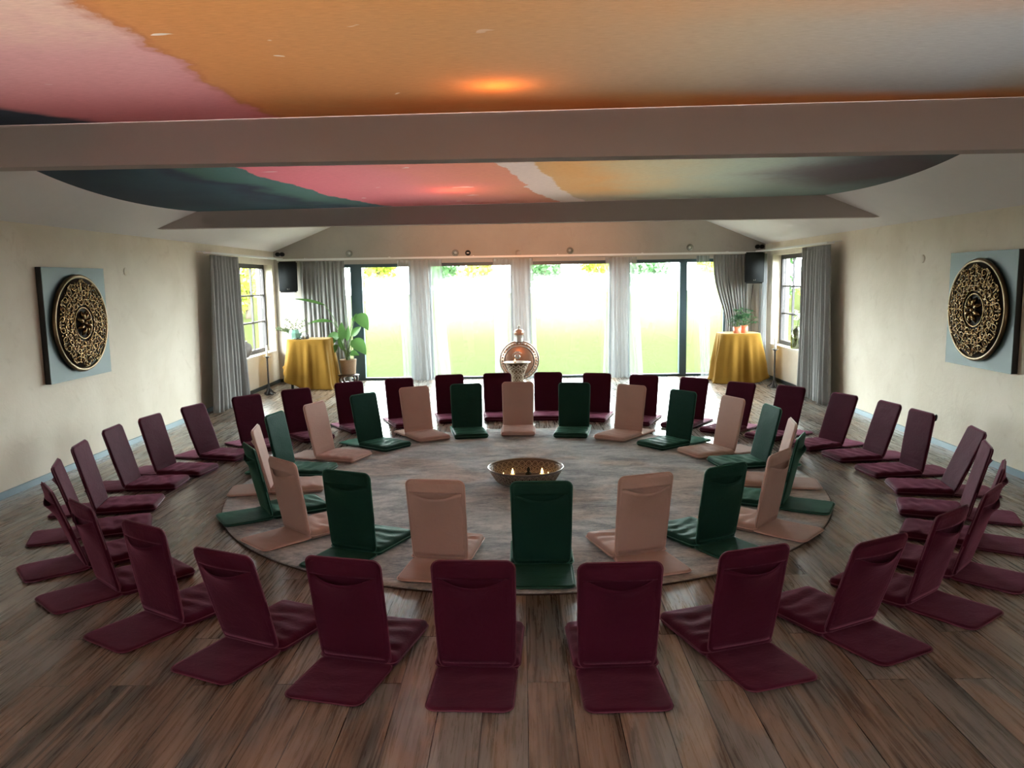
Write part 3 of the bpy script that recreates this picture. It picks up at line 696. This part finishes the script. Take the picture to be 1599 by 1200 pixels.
for s, x, lb in ((1, -4.16, 'thin pale cable hanging below the left loudspeaker'), (-1, 4.17, 'thin dark cable hanging below the right loudspeaker')):
    bm = bmesh.new(); tube(bm, spline([(x, 14.44, 1.66), (x+.03*s, 14.46, 1.3), (x-.02, 14.45, 1.1), (x+.01, 14.47, .004)]), .004, 6)
    tag(put('speaker_cable', bm, M['white'] if s == 1 else M['black']), lb, 'cable')
# ------------------------------------------------------------------ wall lamps and plates over the windows
def globe(x, z, label):
    t_ = thing('globe_wall_lamp', (x, YB, z), label, 'wall lamp', 'clear globe lamps over the windows')
    bm = bmesh.new(); lathe(bm, [(0, 0), (.045, 0), (.045, .015), (.02, .03), (.018, .05), (0, .05)], seg=24); bmesh.ops.rotate(bm, verts=bm.verts, matrix=Matrix.Rotation(R(90), 3, 'X')); put('mount', bm, M['chrome'], t_)
    bm = bmesh.new(); ball(bm, (0, -.085, 0), .062, 3); put('glass_globe', bm, M['globe'], t_)
    bm = bmesh.new(); ball(bm, (0, -.08, 0), .025, 2); put('bulb', bm, M['white'], t_)
globe(-3.11, 2.33, 'clear globe wall lamp above the leftmost window'); globe(-1.19, 2.31, 'clear globe wall lamp above the second window, beside the dark round detector')
globe(.87, 2.32, 'clear globe wall lamp above the third window'); globe(3.02, 2.34, 'clear globe wall lamp above the rightmost window')
dt = thing('round_detector', (-.97, YB, 2.31), 'dark round detector with pale centre on the back wall above second window', 'detector')
bm = bmesh.new(); lathe(bm, [(0, 0), (.05, 0), (.05, .02), (.03, .03), (0, .03)], seg=24); bmesh.ops.rotate(bm, verts=bm.verts, matrix=Matrix.Rotation(R(90), 3, 'X')); put('housing', bm, M['black'], dt)
bm = bmesh.new(); box(bm, -.02, .02, -.034, -.029, -.007, .007); put('lens', bm, M['white'], dt, False)
bm = bmesh.new(); lathe(bm, [(0, 0), (.055, 0), (.05, .018), (0, .022)], seg=24); bmesh.ops.rotate(bm, verts=bm.verts, matrix=Matrix.Rotation(R(90), 3, 'X'))
tag(put('cover_plate', bm, M['plaster_back']), 'round plaster coloured cover plate on back wall above the copper flask', 'cover plate').location = (-.06, YB, 2.29)
for x, lb in ((-4.37, 'pair of small black round spotlights in the left back corner'), (4.27, 'pair of small black round spotlights in the right back corner')):
    t_ = thing('twin_spotlight', (x, YB, 2.335), lb, 'spotlight', 'corner spotlights')
    put('mount_plate', B(-.05, .05, -.02, 0, -.02, .02), M['black'], t_, False)
    for s in (-.04, .04):
        bm = bmesh.new(); lathe(bm, [(0, .02), (.036, .025), (.038, .06), (.036, .10), (.028, .104), (0, .10)], seg=20); bmesh.ops.rotate(bm, verts=bm.verts, matrix=Matrix.Rotation(R(90), 3, 'X')); bmesh.ops.translate(bm, verts=bm.verts, vec=(s, 0, 0)); put('spot_head', bm, M['black'], t_)
for x, s, y, z, lb in ((XL, 1, 9.03, 1.97, 'round white blank plate on the left wall beside the carved panel'), (XR, -1, 8.81, 1.965, 'round white blank plate on the right wall beside the carved panel')):
    bm = bmesh.new(); lathe(bm, [(0, 0), (.045, 0), (.043, .008), (.034, .012), (0, .012)], seg=32); bmesh.ops.rotate(bm, verts=bm.verts, matrix=Matrix.Rotation(R(90*s), 3, 'Y'))
    tag(put('wall_plate', bm, M['plaster']), lb, 'wall plate', 'blank wall plates').location = (x, y, z)
# ------------------------------------------------------------------ carved mandala panels
def mandala(x, s, yc, zc, label, seed):
    t_ = thing('carved_wall_panel', (x, yc, zc), label, 'wall art', 'carved mandala panels', R(90) if s > 0 else R(-90))
    # local: x along the wall, -y out of the wall
    H = .55
    bm = B(-H, H, -.058, -.004, -H, H, bev=.002); put('backing_board', bm, M['panel_side'], t_, False)
    put('painted_face', B(-H, H, -.062, -.057, -H, H), M['panel'], t_, False)
    rnd = random.Random(seed); RD = .465; Y0 = -.065
    bm = bmesh.new(); lathe(bm, [(0, 0), (RD-.01, 0), (RD-.01, .03), (0, .03)], seg=64); bmesh.ops.rotate(bm, verts=bm.verts, matrix=Matrix.Rotation(R(90), 3, 'X')); bmesh.ops.translate(bm, verts=bm.verts, vec=(0, Y0, 0)); put('dark_ground', bm, M['cavity'], t_)
    bm = bmesh.new(); tube(bm, [(RD*math.cos(2*PI*k/72), Y0-.024, RD*math.sin(2*PI*k/72)) for k in range(72)], .021, 8, True)
    put('rim', bm, M['bronze'], t_)
    bm = bmesh.new(); tube(bm, [(.155*math.cos(2*PI*k/40), Y0-.042, .155*math.sin(2*PI*k/40)) for k in range(40)], .009, 6, True); put('inner_ring', bm, M['gold'], t_)
    def P(r, a, h): return (r*math.cos(a), Y0-h, r*math.sin(a))
    bm = bmesh.new(); N = 12
    for k in range(N):
        a0 = 2*PI*k/N
        for mir in (1, -1):
            for (rc, da, r0, turns, st) in ((.215, .12, .042, 1.4, 0), (.295, .10, .050, 1.5, 2.), (.375, .13, .046, 1.4, 4.), (.335, .24, .032, 1.2, 1.), (.415, .05, .026, 1.2, 3.), (.25, .235, .03, 1.2, 5.)):
                ca = a0+mir*da; pts = []
                jt = rnd.uniform(-.25, .25)
                for q in range(15):
                    f_ = q/14; rr_ = r0*(1-.75*f_); an = mir*(st+jt+f_*turns*2*PI)
                    lx, ly = rr_*math.cos(an), rr_*math.sin(an)
                    r_ = rc+lx; aa = ca+ly/rc
                    pts.append(P(r_, aa, .036+.016*math.sin(f_*PI)))
                tube(bm, pts, .0085, 5, rf=lambda f_: .55+.75*f_)
                ball(bm, P(rc+r0*.2*math.cos(jt*9), ca, .05), .0105, 1)
        # leaf spear between sectors
        for rc, sc in ((.20, 1), (.40, .8), (.31, .9)):
            ball(bm, P(rc, a0+(PI/N if rc > .3 else 0), .046), .021*sc, 1, (.8, .6, 1.3))
        tube(bm, [P(r_, a0, .044) for r_ in (.17, .22, .27, .33, .39, .43)], .006, 5)
    put('scrollwork', bm, M['gold'], t_)
    bm = bmesh.new()
    for k in range(8):
        a = 2*PI*k/8+.39
        tube(bm, [P(.025, a, .05), P(.06, a+.10, .062), P(.095, a+.05, .062), P(.13, a, .046)], .022, 7, rf=lambda f_: .35+1.0*math.sin(PI*min(f_*1.0, 1))*.9)
    ball(bm, P(0, 0, .06), .022, 2)
    put('rosette', bm, M['gold'], t_)
mandala(XL, 1, 7.89, 1.445, 'gilt carved round mandala on blue grey board, on the left wall', 3)
mandala(XR, -1, 7.58, 1.455, 'gilt carved round mandala on blue grey board, on the right wall', 8)
# ------------------------------------------------------------------ tables with mustard cloths
def table(cx, cy, hx, hy, h, raise_side, label, clabel, seed):
    t_ = thing('side_table', (cx, cy, 0), label, 'table', 'side tables under mustard cloths')
    put('tabletop', B(-hx*.88, hx*.88, -hy*.88, hy*.88, h-.03, h-.004, bev=.006), M['black'], t_, False)
    for sx in (-1, 1):
        for sy in (-1, 1): put('leg', B(sx*hx*.8-.018, sx*hx*.8+.018, sy*hy*.8-.018, sy*hy*.8+.018, 0, h-.03), M['black'], t_, False)
    bm = bmesh.new(); N = 144; rings = []
    def sq(a, e=5.): 
        c_, s_ = math.cos(a), math.sin(a); k = (abs(c_)**e+abs(s_)**e)**(-1/e); return c_*k, s_*k
    rnd = random.Random(seed); phs = rnd.uniform(0, 6)
    cen = bm.verts.new((0, 0, h))
    lv = [.3, .6, .85, .97]
    for f_ in lv:
        rings.append([bm.verts.new((sq(2*PI*i/N)[0]*hx*f_, sq(2*PI*i/N)[1]*hy*f_, h)) for i in range(N)])
    K = 22
    for k in range(K+1):
        q = k/K; ring = []
        for i in range(N):
            a = 2*PI*i/N; c_, s_ = sq(a)
            hem = .006
            # side where the cloth hangs shorter
            w_ = max(0, math.cos(a-raise_side[0]))**raise_side[2]; hem += raise_side[1]*w_
            z = h-(h-hem)*q - .0
            d = h-z
            fold = .035*min(d/.5, 1)*(math.sin(11*a+phs+1.2*math.sin(2*a))+.5*math.sin(19*a+2*phs))
            corner = abs(math.sin(2*a))**3
            fl_ = .10*d*(.6+.9*corner)+.003
            if q > .93: fl_ += .03*(q-.93)/.07
            rr_ = 1
            x, y = c_*(hx+.006)+math.cos(a)*(fl_+fold), s_*(hy+.006)+math.sin(a)*(fl_+fold)
            if k == 0: z = h-.002
            ring.append(bm.verts.new((x, y, z)))
        rings.append(ring)
    for i in range(N): bm.faces.new((cen, rings[0][i], rings[0][(i+1) % N]))
    for a_, b_ in zip(rings, rings[1:]):
        for i in range(N): bm.faces.new((a_[i], a_[(i+1) % N], b_[(i+1) % N], b_[i]))
    o = tag(put('tablecloth', bm, M['ochre']), clabel, 'tablecloth', 'mustard tablecloths'); o.location = (cx, cy, .0)
    md = o.modifiers.new('t', 'SOLIDIFY'); md.thickness = .002; md.offset = 1
table(-3.70, 13.70, .35, .28, .855, (PI*1.0, .42, 2), 'dark table hidden under the left mustard cloth beside the potted plant', 'mustard cloth to the floor on the left table, raised at its left side', 2)
table(3.72, 13.72, .33, .28, .845, (0, .25, 4), 'dark table hidden under the right mustard cloth', 'mustard cloth to the floor on the right table with orange pots', 5)
TZ1, TZ2 = .858, .848
# ------------------------------------------------------------------ leaves
def leaf(bm, base, tip, wid, droop=.0, up=(0, 0, 1), n=12, cup=.25):
    base = Vector(base); tip = Vector(tip); ax = tip-base; Ln = ax.length; d = ax.normalized()
    s = d.cross(Vector(up)); s = s.normalized() if s.length > 1e-4 else Vector((1, 0, 0)); nn = s.cross(d)
    rows = []
    for i in range(n+1):
        f_ = i/n; c = base+ax*f_+Vector((0, 0, -droop*Ln*f_*f_+droop*Ln*f_)); w_ = wid*math.sin(PI*min(1, f_**.75))**.8 if 0 < i < n else .002
        rows.append([bm.verts.new(c+s*w_*k+nn*cup*w_*abs(k)) for k in (-1, -.5, 0, .5, 1)])
    for a, b in zip(rows, rows[1:]):
        for k in range(4): bm.faces.new((a[k], a[k+1], b[k+1], b[k]))
PX, PY = -3.10, 13.92
st = thing('plant_stool', (PX, PY, 0), 'low carved dark wooden stool under the basket pot', 'stool')
put('stool_top', L([(0, .165), (.15, .165), (.185, .175), (.185, .19), (0, .195)], seg=40), M['stool'], st)
for k in range(4):
    a = PI/4+k*PI/2; bm = bmesh.new(); c_, s_ = math.cos(a), math.sin(a)
    tube(bm, spline([(.15*c_, .15*s_, .17), (.185*c_, .185*s_, .12), (.165*c_, .165*s_, .06), (.13*c_, .13*s_, .03), (.16*c_, .16*s_, .012)], 5), .02, 8); put('leg', bm, M['stool'], st)
bm = bmesh.new(); tube(bm, [(.12*math.cos(2*PI*k/24), .12*math.sin(2*PI*k/24), .03) for k in range(24)], .011, 6, True); put('base_ring', bm, M['stool'], st)
pt = thing('potted_plant', (PX, PY, .197), 'large broad-leaved plant in a woven basket pot on the stool', 'plant')
put('pot', L([(0, 0), (.115, 0), (.125, .02), (.145, .25), (.15, .265), (.138, .265), (.13, .22), (0, .22)], seg=40), M['basket'], pt)
put('soil', L([(0, .225), (.13, .222)], seg=24), M['soil'], pt)
Z0 = .197
def P3(px, py, dy=0): return Vector(((px-544)*.01127, dy, (600-py)*.01127-Z0))
specs = [ # petiole via, blade base, blade tip, width, droop, up
 ((530, 505), (514, 474), (468, 463), .045, .12, (0, -.6, 1)), ((533, 520), (523, 500), (485, 502), .06, .25, (0, -.5, 1)), ((537, 530), (530, 517), (513, 541), .10, .35, (-.3, -1, .3)),
 ((552, 510), (558, 490), (577, 514), .12, .5, (.3, -1, .4)), ((548, 540), (552, 522), (569, 507), .06, .1, (0, -1, .2)), ((549, 545), (551, 529), (574, 552), .12, .45, (.2, -1, .5)), ((543, 545), (545, 551), (562, 553), .055, .5, (0, -1, .4)),
 ((541, 540), (538, 528), (539, 500), .07, .0, (.2, -1, 0)), ((545, 545), (544, 530), (549, 506), .05, .0, (-.3, -1, 0)), ((541, 545), (536, 545), (531, 520), .05, .1, (.2, -1, 0)), ((546, 530), (552, 500), (560, 487), .03, .0, (.2, -1, 0)), ((538, 545), (528, 535), (522, 552), .05, .3, (0, -1, .3))]
for i, (v, b, tp, w_, dr, up) in enumerate(specs):
    dy = ((i*37) % 7-3)*.03; bm = bmesh.new(); tube(bm, spline([(random.uniform(-.04, .04), random.uniform(-.03, .03), .22), P3(*v, dy*.5), P3(*b, dy)], 6), .006, 6); stm = put('stem', bm, M['stem'], pt)
    bm = bmesh.new(); leaf(bm, P3(*b, dy), P3(*tp, dy-.06), w_, dr, up); put('leaf', bm, M['leaf'], stm)
bm = bmesh.new()
for q in (543, 546, 550): tube(bm, spline([(0, 0, .22), P3(q, 510), P3(q+3 if q > 544 else q, 478+abs(q-546)*4)], 5), .004, 5)
put('bare_stems', bm, M['stem'], pt)
# left table: mint vase with twigs, two grey cups, glass dish
mv = thing('mint_vase', (-3.93, 13.62, TZ1), 'mint green faceted glass vase with pale twigs on the left table', 'vase')
bm = L([(0, 0), (.08, 0), (.10, .03), (.115, .10), (.09, .16), (.085, .16), (.105, .10), (.09, .03), (0, .015)], seg=10); put('vase_body', bm, M['mint'], mv, False)
rnd = random.Random(4)
bm = bmesh.new(); bl = bmesh.new()
for k in range(16):
    a = rnd.uniform(-1.9, 1.6); ln = rnd.uniform(.16, .36); tip = Vector((math.sin(a)*ln, rnd.uniform(-.12, .12), .12+abs(math.cos(a))*ln*.75)); pts = spline([(0, 0, .03), (tip.x*.4, tip.y*.4, tip.z*.75), tip], 5); tube(bm, pts, .0032, 4)
    for p_ in pts[2:]:
        for _ in range(2):
            dd = Vector((rnd.uniform(-1, 1), rnd.uniform(-1, 1), rnd.uniform(-.4, 1))).normalized()*.045; leaf(bl, p_, p_+dd, .011, 0, n=4)
put('twigs', bm, M['stem'], mv); tag(put('leaves', bl, M['leafpale'], mv), kind='stuff')
for x, y, h, lb in ((-3.72, 13.60, .075, 'taller dark grey cup on the left table edge, right of the mint vase'), (-3.79, 13.56, .06, 'shorter mid grey cup on the left table beside the mint vase')):
    tag(put('cup', L([(0, 0), (.03, 0), (.033, h*.9), (.03, h), (.026, h*.9), (0, .01)], seg=20), M['stonevase'] if h > .07 else M['pewter']), lb, 'cup', 'grey cups on the left table').location = (x, y, TZ1)
tag(put('glass_dish', L([(0, 0), (.05, 0), (.075, .025), (.07, .028), (.045, .008), (0, .006)], seg=24), M['globe']), 'small clear glass dish in front of the mint vase', 'dish').location = (-3.84, 13.455, TZ1)
# right table: two orange pots with plants
def leafy(name, x, y, r, h, hh, n, seed, label):
    t_ = thing(name, (x, y, TZ2), label, 'plant', 'plants in orange pots'); rnd = random.Random(seed)
    put('pot', L([(0, 0), (r*.85, 0), (r, .01), (r*1.02, h), (r*.92, h), (r*.88, h*.8), (0, h*.8)], seg=28), M['terra'], t_)
    bm = bmesh.new(); bl = bmesh.new()
    for k in range(n):
        a = rnd.uniform(0, 2*PI); e = rnd.uniform(.15, 1.4); ln = rnd.uniform(.5, 1)*hh; tip = Vector((math.cos(a)*math.cos(e)*ln, math.sin(a)*math.cos(e)*ln*.8, h+math.sin(e)*ln))
        tube(bm, spline([(0, 0, h*.8), (tip.x*.3, tip.y*.3, tip.z*.6), tip], 4), .0022, 4)
        for q in range(5):
            dd = Vector((math.cos(a+q*1.3), math.sin(a+q*1.3), rnd.uniform(-.5, .4))).normalized()*rnd.uniform(.06, .09); leaf(bl, tip, tip+dd, .02, .2, n=5)
    put('stems', bm, M['stem'], t_); tag(put('foliage', bl, M['leafdark'], t_), kind='stuff')
leafy('potted_houseplant', 3.66, 13.56, .062, .11, .20, 18, 1, 'leafy plant in the left of two orange pots on the right table')
leafy('potted_houseplant', 3.80, 13.62, .062, .13, .30, 30, 2, 'bushier leafy plant in the right of two orange pots on the right table')
# sill vases
tag(put('round_vase', L([(0, 0), (.07, 0), (.12, .06), (.14, .14), (.12, .21), (.06, .25), (.06, .27), (.045, .27), (.045, .24), (0, .2)], seg=32), M['stonevase']), 'round grey ceramic vase on the left window sill', 'vase').location = (-4.62, 13.0, WL[2]+.006)
bv = thing('glass_bottle_vase', (4.47, 12.95, WR[2]+.006), 'olive green glass bottle vase with white flowers on the right window sill', 'vase')
put('bottle', L([(0, 0), (.085, 0), (.095, .02), (.095, .24), (.08, .30), (.04, .33), (.04, .36), (.046, .365), (.036, .365), (.036, .33), (.075, .29), (.088, .23), (.088, .02), (0, .01)], seg=28), M['olive'], bv)
bm = bmesh.new(); bl = bmesh.new(); rnd = random.Random(9)
for k in range(8):
    tip = Vector((rnd.uniform(-.02, .03), rnd.uniform(-.22, .22), rnd.uniform(.48, .62))); tube(bm, spline([(0, 0, .05), (0, tip.y*.2, .36), tip], 5), .002, 4)
    for q in range(14): ball(bl, tip+Vector((rnd.uniform(-.03, .03), rnd.uniform(-.05, .05), rnd.uniform(-.03, .03))), .008, 1)
put('stems', bm, M['stem'], bv); tag(put('blossoms', bl, M['white'], bv), kind='stuff')
# candlesticks
def stick(x, y, label, lit):
    t_ = thing('candlestick', (x, y, 0), label, 'candlestick', 'tall wrought iron candlesticks')
    bm = bmesh.new()
    for k in range(3):
        a = 2*PI*k/3+.5; tube(bm, spline([(0, 0, .14), (.03*math.cos(a), .03*math.sin(a), .08), (.075*math.cos(a), .075*math.sin(a), .03), (.11*math.cos(a), .11*math.sin(a), .010)], 5), .011, 7)
    lathe(bm, [(0, 0), (.075, 0), (.08, .012), (.04, .05), (.022, .12), (0, .13)], seg=6); put('foot', bm, M['iron'], t_)
    prof = [(0, .11)]
    for k in range(22):
        z = .12+.46*k/22; prof += [(.011, z), (.017, z+.01)]
    prof += [(.012, .59), (.03, .615), (0, .617)]
    put('shaft', L(prof, seg=14), M['iron'], t_)
    put('drip_pan', L([(0, .615), (.05, .618), (.058, .628), (.05, .625), (0, .622)], seg=24), M['iron'], t_)
    c = thing('pillar_candle', (x, y, .6225), ('lit white candle on the right candlestick' if lit else 'unlit white candle on the left candlestick'), 'candle')
    put('wax', L([(0, 0), (.019, 0), (.018, .19), (.012, .193), (0, .188)], seg=18), M['candle'], c)
    put('wick', L([(0, .185), (.0015, .185), (.0015, .205), (0, .205)], seg=6), M['black'], c)
    if lit: bm = bmesh.new(); flame(bm, 0, 0, .198, 1.6); put('flame', bm, M['flame'], c)
stick(-4.20, 12.88, 'tall dark iron candlestick beside the left wall drape', False)
stick(4.10, 12.88, 'tall dark iron candlestick beside the right wall drape', True)
# ------------------------------------------------------------------ garden
bm = bmesh.new(); box(bm, -90, 90, -40, 130, -.35, -.155); tag(put('lawn', bm, M['lawn'], None, False), kind='structure')
def tree(x, y, h, r, m, label, seed, zc=.55):
    t_ = thing('garden_tree', (x, y, -.155), label, 'tree', 'trees beyond the lawn'); rnd = random.Random(seed)
    bm = bmesh.new(); tube(bm, spline([(0, 0, 0), (.1, 0, h*.3), (0, .1, h*.6)], 4), .16, 8, rf=lambda f_: 1-.5*f_); put('trunk', bm, M['bark'], t_)
    bm = bmesh.new(); blobs = [(Vector((rnd.uniform(-r, r)*.6, rnd.uniform(-r, r)*.6, h*zc+rnd.uniform(-.35, .4)*h*.8)), r*rnd.uniform(.4, .7)) for _ in range(9)]
    for k in range(2000):
        c, br = rnd.choice(blobs); d = Vector((rnd.gauss(0, 1), rnd.gauss(0, 1), rnd.gauss(0, 1))).normalized()
        p_ = c+d*br*rnd.uniform(.75, 1.05); p_.z = max(p_.z, .1); s = rnd.uniform(.10, .22)
        u = Vector((rnd.gauss(0, 1), rnd.gauss(0, 1), rnd.gauss(0, 1))).normalized(); w_ = d.cross(u).normalized()
        bm.faces.new([bm.verts.new(p_+u*s), bm.verts.new(p_+w_*s*.6), bm.verts.new(p_-u*s), bm.verts.new(p_-w_*s*.6)])
    put('crown', bm, m, t_, False)
TX = [(-15.2, 'A', 'yellow green tree beyond the lawn, far left behind the plant'), (-11.8, 'B', 'deep green tree seen at the top of the leftmost window'), (-8.3, 'A', 'yellow green tree at the right top of the leftmost window'), (-5.0, 'B', 'deep green tree at the left top of the second window'), (-2.2, 'A', 'bright yellow green tree at the right top of the second window'),
      (1.2, 'B', 'deep green tree behind the centre curtain'), (4.3, 'A', 'yellow green tree at top of the third window'), (7.6, 'B', 'deep green tree behind the third sheer curtain'), (10.8, 'A', 'yellow green tree at the top of the rightmost window'), (14.2, 'B', 'deep green tree behind the right grey drape'),
      (-18.8, 'B', 'deep green tree at the far left end of the tree line'), (17.8, 'A', 'yellow green tree at the far right end of the tree line')]
for i, (x, k, lb) in enumerate(TX): tree(x*1.05, 46+(i*5) % 4, 6.0+(i*3) % 3, 1.35, M['tree'+k], lb, i+1, .42)
# ------------------------------------------------------------------ light
def area_portal(name, loc, rot, sx, sy):
    l = bpy.data.lights.new(name, 'AREA'); l.shape = 'RECTANGLE'; l.size = sx; l.size_y = sy; l.cycles.is_portal = True
    o = bpy.data.objects.new(name, l); C.objects.link(o); o.location = loc; o.rotation_euler = rot
area_portal('portal', (0, YB+TH+.02, 1.07), (R(-90), 0, 0), 7.6, 2.2)
area_portal('portal', (XL-TH-.02, 13.2, 1.38), (0, R(-90), 0), 1.7, 2.5)
area_portal('portal', (XR+TH+.02, 13.0, 1.38), (0, R(90), 0), 1.7, 2.3)
w = bpy.data.worlds.new('world'); bpy.context.scene.world = w; w.use_nodes = True
nt = w.node_tree; bg = nt.nodes['Background']
tc = nt.nodes.new('ShaderNodeTexCoord'); sp_ = nt.nodes.new('ShaderNodeSeparateXYZ'); nt.links.new(tc.outputs['Generated'], sp_.inputs[0])
mr = nt.nodes.new('ShaderNodeMapRange'); mr.interpolation_type = 'SMOOTHSTEP'; nt.links.new(sp_.outputs[2], mr.inputs[0])
for k_, v_ in zip((1, 2, 3, 4), (.30, .80, 22., 6.)): mr.inputs[k_].default_value = v_
nt.links.new(mr.outputs[0], bg.inputs[1]); bg.inputs[0].default_value = (.93, .97, 1, 1)
for yc, ly in ((-2.65, 3.5), (2.1, 3.0), (7.1, 2.4)): area_portal('portal', (APX, yc, APZ+1.36), (0, 0, 0), 4.5, ly)
s = bpy.data.lights.new('sun', 'SUN'); s.energy = 2.5; s.angle = R(.8); s.color = (1, .90, .74); so = bpy.data.objects.new('sun', s); C.objects.link(so)
so.rotation_euler = Vector((.5, 1, -.48)).to_track_quat('-Z', 'Y').to_euler()
def pl(name, loc, e, col, r):
    l = bpy.data.lights.new(name, 'POINT'); l.energy = e; l.color = col; l.shadow_soft_size = r; o = bpy.data.objects.new(name, l); C.objects.link(o); o.location = loc
pl('warm_bulb', (-.10, 3.72, 2.80), 14., (1, .32, .06), .03)
pl('warm_bulb', (-.65, 7.7, 2.86), 18., (1, .22, .06), .04)
l = bpy.data.lights.new('warm_spot', 'SPOT'); l.energy = 220; l.color = (1, .34, .12); l.spot_size = R(66); l.spot_blend = 1; l.shadow_soft_size = .06
o = bpy.data.objects.new('warm_spot', l); C.objects.link(o); o.location = (-.1, 9.75, 2.66); l.energy = 240; o.rotation_euler = (Vector((-.05, 14.5, 2.35))-Vector(o.location)).to_track_quat('-Z', 'Y').to_euler()
# ------------------------------------------------------------------ camera
F, PT, RO, YA = 1235.244, .13003, -.0158, .0145
cp, sp, cy, sy = math.cos(PT), math.sin(PT), math.cos(YA), math.sin(YA)
fwd = Vector((-sy*cp, cy*cp, -sp)); right = Vector((cy, sy, 0)); up = right.cross(fwd)
r2 = right*math.cos(RO)+up*math.sin(RO); u2 = -right*math.sin(RO)+up*math.cos(RO)
cd = bpy.data.cameras.new('camera'); cd.sensor_width = 36; cd.sensor_fit = 'HORIZONTAL'; cd.lens = F/1599*36; cd.clip_end = 400; cd.clip_start = .05
co = bpy.data.objects.new('camera', cd); C.objects.link(co)
mt = Matrix((r2, u2, -fwd)).transposed().to_4x4(); mt.translation = (0, 0, 1.8); co.matrix_world = mt
sc = bpy.context.scene; sc.camera = co
sc.view_settings.view_transform = 'Standard'; sc.view_settings.look = 'None'; sc.view_settings.exposure = 1.1; sc.view_settings.gamma = 1
sc.cycles.max_bounces = 10; sc.cycles.diffuse_bounces = 6; sc.cycles.transparent_max_bounces = 12; sc.cycles.sample_clamp_indirect = 6
